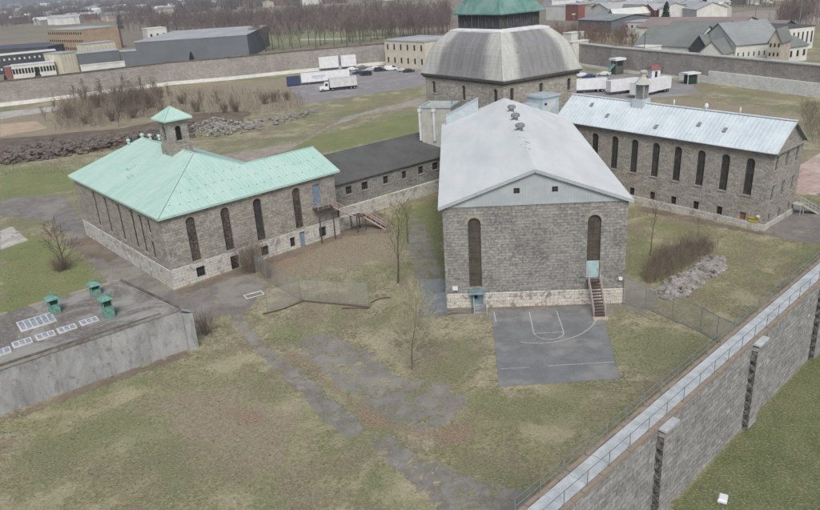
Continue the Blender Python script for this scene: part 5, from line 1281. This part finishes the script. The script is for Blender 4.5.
def fbuild(name,pa,pb,h,depth,wall,roof,label,cat='building',gable=None,rows=0,cols=0,wm=M_dark,ww=.5,wh=.5,group=None,z0=0,sillmat=None,axisridge='x'):
    a=Vector(un(*pa));b=Vector(un(*pb)); d=b-a; L=d.length; ang=math.atan2(d.y,d.x)
    t=thing(name,(a.x,a.y,0),ang,label,cat,group)
    m=MB(); m.box(0,L,0,depth,-1,h)
    if gable:
        if axisridge=='y': m.tri((0,0,h),(L,0,h),(L/2,0,h+gable)); m.tri((0,depth,h),(L,depth,h),(L/2,depth,h+gable))
        else: m.tri((0,0,h),(0,depth,h),(0,depth/2,h+gable)); m.tri((L,0,h),(L,depth,h),(L,depth/2,h+gable))
    build('wall',m,wall,t); m=MB(); o=.4
    if gable:
        s=gable/((L if axisridge=='y' else depth)/2)*o
        if axisridge=='y':
            for dz in(.05,.3):
                m.quad((-o,-o,h-s+dz),(L/2,-o,h+gable+dz),(L/2,depth+o,h+gable+dz),(-o,depth+o,h-s+dz)); m.quad((L+o,-o,h-s+dz),(L/2,-o,h+gable+dz),(L/2,depth+o,h+gable+dz),(L+o,depth+o,h-s+dz))
            m.quad((-o,-o,h-s+.05),(L/2,-o,h+gable+.05),(L/2,-o,h+gable+.3),(-o,-o,h-s+.3)); m.quad((L+o,-o,h-s+.05),(L/2,-o,h+gable+.05),(L/2,-o,h+gable+.3),(L+o,-o,h-s+.3))
        else:
            for dz in(.05,.3):
                m.quad((-o,-o,h-s+dz),(L+o,-o,h-s+dz),(L+o,depth/2,h+gable+dz),(-o,depth/2,h+gable+dz)); m.quad((-o,depth+o,h-s+dz),(L+o,depth+o,h-s+dz),(L+o,depth/2,h+gable+dz),(-o,depth/2,h+gable+dz))
            m.quad((-o,-o,h-s+.05),(L+o,-o,h-s+.05),(L+o,-o,h-s+.3),(-o,-o,h-s+.3))
    else: m.box(-.2,L+.2,-.2,depth+.2,h,h+.35)
    build('roof',m,roof,t)
    for r_ in range(rows):
        for c in range(cols):
            x=L*(c+.5)/cols; zc=h*(r_+.55)/rows; w_=L/cols*ww/2; hh=h/rows*wh/2
            m=MB(); m.box(x-w_,x+w_,-.08,-.01,zc-hh,zc+hh); build('window',m,wm,t)
    return t,L
# cream building left of dome
fbuild('cream_building',(386,66.3),(426,69.5),10.4,20,M_cream,M_gravelf,'cream two-storey building with small dark windows beside the dome',rows=2,cols=6,ww=.2,wh=.42)
# left cluster
fbuild('brick_building',(52,52),(86,53),14.5,26,M_tanb,M_gravelf,'tan brick school block with rows of small dark windows',rows=3,cols=16,ww=.5,wh=.3)
fbuild('brick_annex',(90,51),(117,49),12,20,M_tanb,M_darkroof,'tan brick annex with dark ends right of the windowed tan block',rows=1,cols=2,ww=.15,wh=.5)
fbuild('dark_roofed_hall',(-30,60),(50,55.5),5.5,40,M_dkc,mottled('charcoal_roof',srgb(92,96,106),srgb(80,84,94),.1,.8,0),'long hall with charcoal roof at the far left')
fbuild('office_building',(-10,76),(60,68.5),9.2,12,M_dkc,M_wf,'charcoal office block with small white-framed windows at far left',rows=2,cols=14,ww=.35,wh=.22,wm=M_wf)
fbuild('glazed_entrance',(14,79),(57,74.5),6,6,M_wf,M_flash,'white low entrance building with a band of dark glazing',rows=1,cols=14,ww=.7,wh=.4)
fbuild('brick_kiosk',(7,79),(13,78.5),5.5,5,M_redb,M_gravelf,'small red brick block left of the glazed entrance')
fbuild('ribbed_hall',(64,74),(80,71.5),9.5,14,M_cream,M_gravelf,'narrow cream hall end between charcoal blocks',rows=1,cols=5,ww=.12,wh=.9,wm=M_lgrey)
fbuild('charcoal_hall',(81,72),(122,67.5),8.6,14,M_slate,M_gravelf,'slate grey hall with white base right of the cream hall end')
fbuild('loading_bay',(82,73.5),(126,69.0),3.6,1.5,M_wf,M_wf,'low white loading bay before the slate grey hall')
fbuild('yellow_annex',(88,62),(118,58),9.5,10,M_cream,M_gravelf,'pale yellow annex behind the slate grey hall',rows=1,cols=8,ww=.2,wh=.5,wm=M_lgrey)
fbuild('warehouse',(139,66),(250,58.5),11.6,75,M_slate,M_gravelf,'big blue-grey warehouse with a pale flat roof')
fbuild('warehouse_annex',(120,67.5),(139,66),7.5,10,M_slate,M_gravelf,'lower grey annex at the left end of the big warehouse')
fbuild('white_shed',(150,46),(169,44),11,14,M_wf,M_wf,'white rooftop-height shed behind the big warehouse',rows=1,cols=3,ww=.3,wh=.3)
# right cluster
fbuild('long_barn',(634,60),(690,63),5.5,22,M_wf,M_greyr,'long barn with mid grey roof behind the right far wall',gable=6,rows=0)
fbuild('long_barn',(655,56),(712,59),6,22,M_wf,M_greyr,'second grey-roofed barn behind the first, ridge slightly higher',gable=6)
fbuild('dark_gable_barn',(688,63),(707,64.5),5,18,M_dkc,M_greyr,'barn end with a dark charcoal gable left of the white gable',gable=4.5,axisridge='y')
fbuild('white_gable_house',(734,67),(781,62.5),7.0,21,M_wf,M_bluer,'large white gabled building with long blue-grey roof',gable=6.3,rows=1,cols=9,ww=.2,wh=.2)
fbuild('gabled_porch',(697,69),(722,70),5,10,M_wf,M_greyr,'small gabled porch in front of the white gable',gable=4,axisridge='y')
fbuild('stone_gable_house',(766,68),(778,68.5),8.5,9,M_beige,M_greyr,'beige stone gable end with arched windows',gable=3.5,axisridge='y',rows=3,cols=3,ww=.4,wh=.4)
fbuild('long_white_building',(636,45),(735,47.5),7.5,26,M_wf,M_pinkr,'long white building with dull pink roof far right of the dome',gable=3)
fbuild('long_white_building',(624,40),(660,41),8,14,M_wf,M_gravelf,'white three-storey block at the left end of the pink roof',rows=2,cols=7,ww=.3,wh=.3)
fbuild('long_white_building',(688,36),(716,37),7,14,M_wf,M_wf,'white low building with many windows behind the pink roof',rows=1,cols=12,ww=.4,wh=.4)
fbuild('white_row_building',(776,52),(812,48),8,24,M_wf,M_darkroof,'white building with dark flat roof near the right edge',rows=1,cols=8,ww=.3,wh=.5)
fbuild('dark_roof_shed',(700,44),(775,47),6,18,M_dkc,M_pinkr,'low dull red-roofed shed between the pink roof and right edge',gable=3)
fbuild('white_outbuilding',(780,64),(806,60),5,12,M_wf,M_greyr,'low white outbuilding beside the beige gable',gable=2.5,rows=1,cols=4,ww=.3,wh=.4)
fbuild('white_kiosk',(633,62),(644,63.5),5.5,8,M_wf,M_wf,'small white box building on the far side of the wall',rows=1,cols=2,ww=.2,wh=.3)
fbuild('industrial_hall',(546,20),(565,20.5),9,40,M_wf,M_gravelf,'white industrial hall left of the red block at the top')
fbuild('industrial_hall',(565.5,20.5),(578,21),10,40,M_redb,M_gravelf,'dull red block between two white halls at the top')
fbuild('industrial_hall',(578.5,20),(602,21),9,40,M_wf,M_gravelf,'white industrial hall right of the red block at the top')
fbuild('open_shed',(578,31),(611,33),6,30,M_slate,M_bluer,'low blue-roofed shed in front of the white industrial hall',gable=2)
fbuild('white_hut',(563,47),(571,47.5),6,8,M_wf,M_wf,'small white hut on the grass right of the dome lantern')
fbuild('white_hut',(567,66),(572,66.5),8.5,8,M_wf,M_wf,'white hut corner peeping out beside the dome curve')
# distant town: small houses
M_town=[M_wf,M_beige,M_white,M_lgrey,M_redb]; M_trf=[M_gravelf,M_greyr,M_white,M_wf,M_gravelf]
rt=random.Random(11); protos=[]
for k_ in range(5):
    t=thing('town_house',(0,-900,0),0); m=MB(); L=rt.uniform(20,46); dp=rt.uniform(12,20); h=rt.uniform(5,9); m.box(-L/2,L/2,-dp/2,dp/2,-2,h); m.tri((-L/2,-dp/2,h),(-L/2,dp/2,h),(-L/2,0,h+3)); m.tri((L/2,-dp/2,h),(L/2,dp/2,h),(L/2,0,h+3)); build('wall',m,M_town[k_],t)
    m=MB(); m.quad((-L/2-.5,-dp/2-.5,h-.1),(L/2+.5,-dp/2-.5,h-.1),(L/2+.5,0,h+3.1),(-L/2-.5,0,h+3.1)); m.quad((-L/2-.5,dp/2+.5,h-.1),(L/2+.5,dp/2+.5,h-.1),(L/2+.5,0,h+3.1),(-L/2-.5,0,h+3.1)); build('roof',m,M_trf[k_],t); protos.append(t)
used=set()
for i in range(240):
    px=rt.uniform(-20,840); hy=255-F*math.tan(PITCH)/math.cos(ROLL)-(px-410)*math.tan(-ROLL)
    py=hy+rt.uniform(5,26) if px<560 else hy+rt.uniform(28,52)
    if px>600 and py>26: continue
    if i%6==0: px,py=rt.uniform(600,700),rt.uniform(9,24)
    if i%6==1: px,py=rt.uniform(0,125),rt.uniform(9,24)
    k_=i%5; t=protos[k_] if k_ not in used else copy_tree(protos[k_]); used.add(k_); t.location=(*un(px,py),0); t.rotation_euler=(0,0,rt.uniform(-.4,.4)+rt.choice((0,1.57))); tag(t,'small house among the far-off trees near the horizon','house','small houses of the distant town')
# ================================================================== WOODS
protoT=[]
for k_ in range(5):
    t=thing('bare_tree',(0,-500,0),0); tk,cr=tree_parts(100+k_,16,spread=.62,dens=(0,4,6,15),twr=.06,trunk_f=.28,r=.26); build('trunk',tk,M_bark,t); build('crown',cr,M_barkf,t); protoT.append(t)
row=[(255,52),(262,49),(266,51.5),(273,50),(279,47.5),(284,50.5),(290,46),(293,49.5),(301,48),(309,45.5),(316,48.5),(321,46),(325,44.5),(334,46.5),(342,43.5),(347,46),(353,43),(360,44.5),(363,41.5),(371,42.5),(378,40),(386,41.5),(392,38),(401,39.5),(408,37.5),(418,38.5),(425,36)]
for i,(px,py) in enumerate(row):
    t=protoT[i] if i<5 else copy_tree(protoT[i%5]); t.location=(*un(px,py),0); t.rotation_euler=(0,0,i*2.1); s_=rt.uniform(.85,1.15); t.scale=(s_,s_,s_*rt.uniform(.95,1.1))
    tag(t,'tall bare tree in the park row behind the far wall','tree','bare trees in the row behind the far wall')
# wood masses as single stuff meshes (numpy merge of light tree meshes)
def merge(name,variants,spots,mat,label):
    V=[];Fq=[];off=0; rr=random.Random(4)
    arr=[]
    for m in variants:
        v=np.array(m.v); f4=np.array([f for f in m.f if len(f)==4]); arr.append((v,f4))
    for i,(x,y,s_) in enumerate(spots):
        v,f4=arr[i%len(arr)]; a=rr.random()*6.28; c,s=math.cos(a),math.sin(a); w=v*s_; V.append(np.column_stack([w[:,0]*c-w[:,1]*s+x,w[:,0]*s+w[:,1]*c+y,w[:,2]])); Fq.append(f4+off); off+=len(v)
    V=np.concatenate(V);Fq=np.concatenate(Fq); me=bpy.data.meshes.new(name); me.vertices.add(len(V)); me.vertices.foreach_set('co',V.ravel()); me.loops.add(len(Fq)*4); me.loops.foreach_set('vertex_index',Fq.ravel().astype(np.int32)); me.polygons.add(len(Fq)); me.polygons.foreach_set('loop_start',np.arange(0,len(Fq)*4,4,dtype=np.int32)); me.update(calc_edges=True)
    me.materials.append(mat); o=bpy.data.objects.new(name,me); COL.objects.link(o); return tag(o,label,'woods',kind='stuff')
lt=[]
for k_ in range(5):
    tk,cr=tree_parts(200+k_,14,spread=.6,dens=(0,3,4,9),twr=.07,trunk_f=.25,r=.22); m=MB(); m.add(tk.v,tk.f); m.add(cr.v,cr.f); lt.append(m)
def scatter(poly,n,seed,smin,smax):
    rr=random.Random(seed); P=np.array(poly,float); lo=P.min(0);hi=P.max(0); o=[]
    while len(o)<n:
        px=rr.uniform(lo[0],hi[0]);py=rr.uniform(lo[1],hi[1])
        if sdist(np.array([[px,py]]),P)[0]<0: x,y=un(px,py); o.append((x,y,rr.uniform(smin,smax)))
    return o
merge('woodland',lt,scatter([(120,33),(160,36),(250,37),(330,33),(450,27),(452,18),(330,19),(200,24),(120,24)],620,1,.8,1.25),M_barkf,'mass of bare purple-brown woodland behind the warehouse and far wall')
merge('woodland',lt,scatter([(340,36),(450,31),(452,38),(400,38),(350,43)],120,2,.75,1.05),M_barkf,'bare woodland behind the cream building and dome')
merge('woodland',lt,scatter([(0,32),(46,24),(130,24),(150,10),(0,12)],420,3,.6,1.05),M_barkf,'bare woods behind the dark-roofed hall at far left')
merge('woodland',lt,scatter([(548,46),(600,47),(640,50),(630,42),(560,38)],110,8,.35,.7),mottled('rust_brown_brush',srgb(138,116,104),srgb(114,98,90),.1,.95,0),'low rust-brown thicket behind the wall right of the dome')
merge('woodland',lt,scatter([(600,4),(700,7),(820,9),(820,-5),(600,-6)],420,9,.7,1.2),M_barkf,'band of bare woods along the top right')
merge('woodland',lt,scatter([(775,30),(820,26),(820,18),(780,20)],60,12,.5,.8),M_barkf,'bare bushes beyond the field at far right')
# far mass toward horizon
ft=[]
for k_ in range(4):
    rr=random.Random(300+k_); m=MB()
    for j in range(46):
        az=rr.random()*6.28; rad=rr.uniform(0,9); q=Vector((rad*math.cos(az),rad*math.sin(az),0)); hh=rr.uniform(7,15); m.tube(q,q+Vector((rr.gauss(0,1.5),rr.gauss(0,1.5),hh)),rr.uniform(.4,1.0),.15,3)
    ft.append(m)
sp=[]
rr=random.Random(77)
for i in range(2300):
    px=rr.uniform(-30,850); hy=255-F*math.tan(PITCH)/math.cos(ROLL)-(px-410)*math.tan(-ROLL); py=hy+2.2+rr.random()**1.3*(24 if px<560 else 26)
    x,y=un(px,py)
    if math.hypot(x,y)<520: continue
    sp.append((x,y,rr.uniform(.7,1.3)))
merge('distant_woods',ft,sp,M_barkf,'hazy far-off woods and hedges reaching to the horizon')
# evergreens that read individually
def evergreen(px,py,h,label):
    x,y=un(px,py); t=thing('evergreen_tree',(x,y,0),0,label,'tree'); m=MB(); m.tube((0,0,0),(0,0,h*.9),.25,.06,6); build('trunk',m,M_bark,t); m=MB(); rr=random.Random(int(px))
    for j in range(420):
        z_=h*(.1+.9*rr.random()); r_=(h-z_)*.27*rr.random()**.4+.1; a=rr.random()*6.28; c=Vector((r_*math.cos(a),r_*math.sin(a),z_)); s_=h*.035*rr.uniform(.6,1.4); d=Vector((math.cos(a),math.sin(a),-.5)); e=Vector((-math.sin(a),math.cos(a),rr.uniform(-.4,.4)))
        m.add([c-e*s_,c+e*s_,c+d*s_*2.2,c+Vector((0,0,s_*1.2))],[(0,1,2),(0,1,3),(0,2,3)])
    build('crown',m,M_ever,t)
evergreen(39,79,5.5,'dark green conifer before the glazed entrance'); evergreen(192.5,63,5.5,'green conifer in front of the big blue-grey warehouse'); evergreen(665,28,13,'dark conifer above the pink roof'); evergreen(121,30,14,'dark conifer beyond the tan annex')
evergreen(694,18,14,'dark conifer left of a pair at the top right'); evergreen(703,19,12,'dark conifer right of a pair at the top right'); evergreen(7,84,4,'small conifer at the left end of the far wall')
# street / yard poles
for px,py,h,lb_ in((797,40,16,'pale flood-light mast near the right edge'),(767,36,14,'pale mast above the dark roof at right'),(753,38,14,'thin mast left of the tallest pale mast'),(573,40,12,'thin pole right of the green lantern roof')):
    t=ground_thing('light_mast',px,py,0,lb_,'mast'); m=MB(); m.tube((0,0,0),(0,0,h),.22,.12,6); build('pole',m,M_iron,t); m=MB(); m.box(-.8,.8,-.2,.2,h,h+.4); build('lamp_head',m,M_flash,t)
# roads/fields beyond
sheet('field',[(668,20),(760,10),(850,14),(850,26),(740,24),(700,24)],'track',.02,8,20)
MSH['lawn']=sheet_mat('park_lawn',srgb(118,130,90),srgb(132,134,104),srgb(144,142,116),8,.3,.05)
sheet('lawn',[(215,52),(300,46),(392,39),(400,27),(300,29),(215,33)],'lawn',.03,4,12)
sheet('road',[(300,40.5),(350,39.5),(390,37),(390,36),(350,38),(300,39)],'slab',.06,3,4)
# ================================================================== HAZE
m=MB(); m.box(-5400,5400,-380,6800,-3.2,60); hz=build('haze',m,None)
hm=bpy.data.materials.new('haze_air'); hm.use_nodes=True; n=hm.node_tree; n.nodes.clear(); o_=n.nodes.new('ShaderNodeOutputMaterial'); pv=n.nodes.new('ShaderNodeVolumePrincipled'); pv.inputs['Color'].default_value=(.86,.92,1,1); pv.inputs['Density'].default_value=HZ; pv.inputs['Anisotropy'].default_value=.2; n.links.new(pv.outputs[0],o_.inputs['Volume'])
hz.data.materials.append(hm); tag(hz,'thin pale haze filling the air over the whole site','haze',kind='stuff')
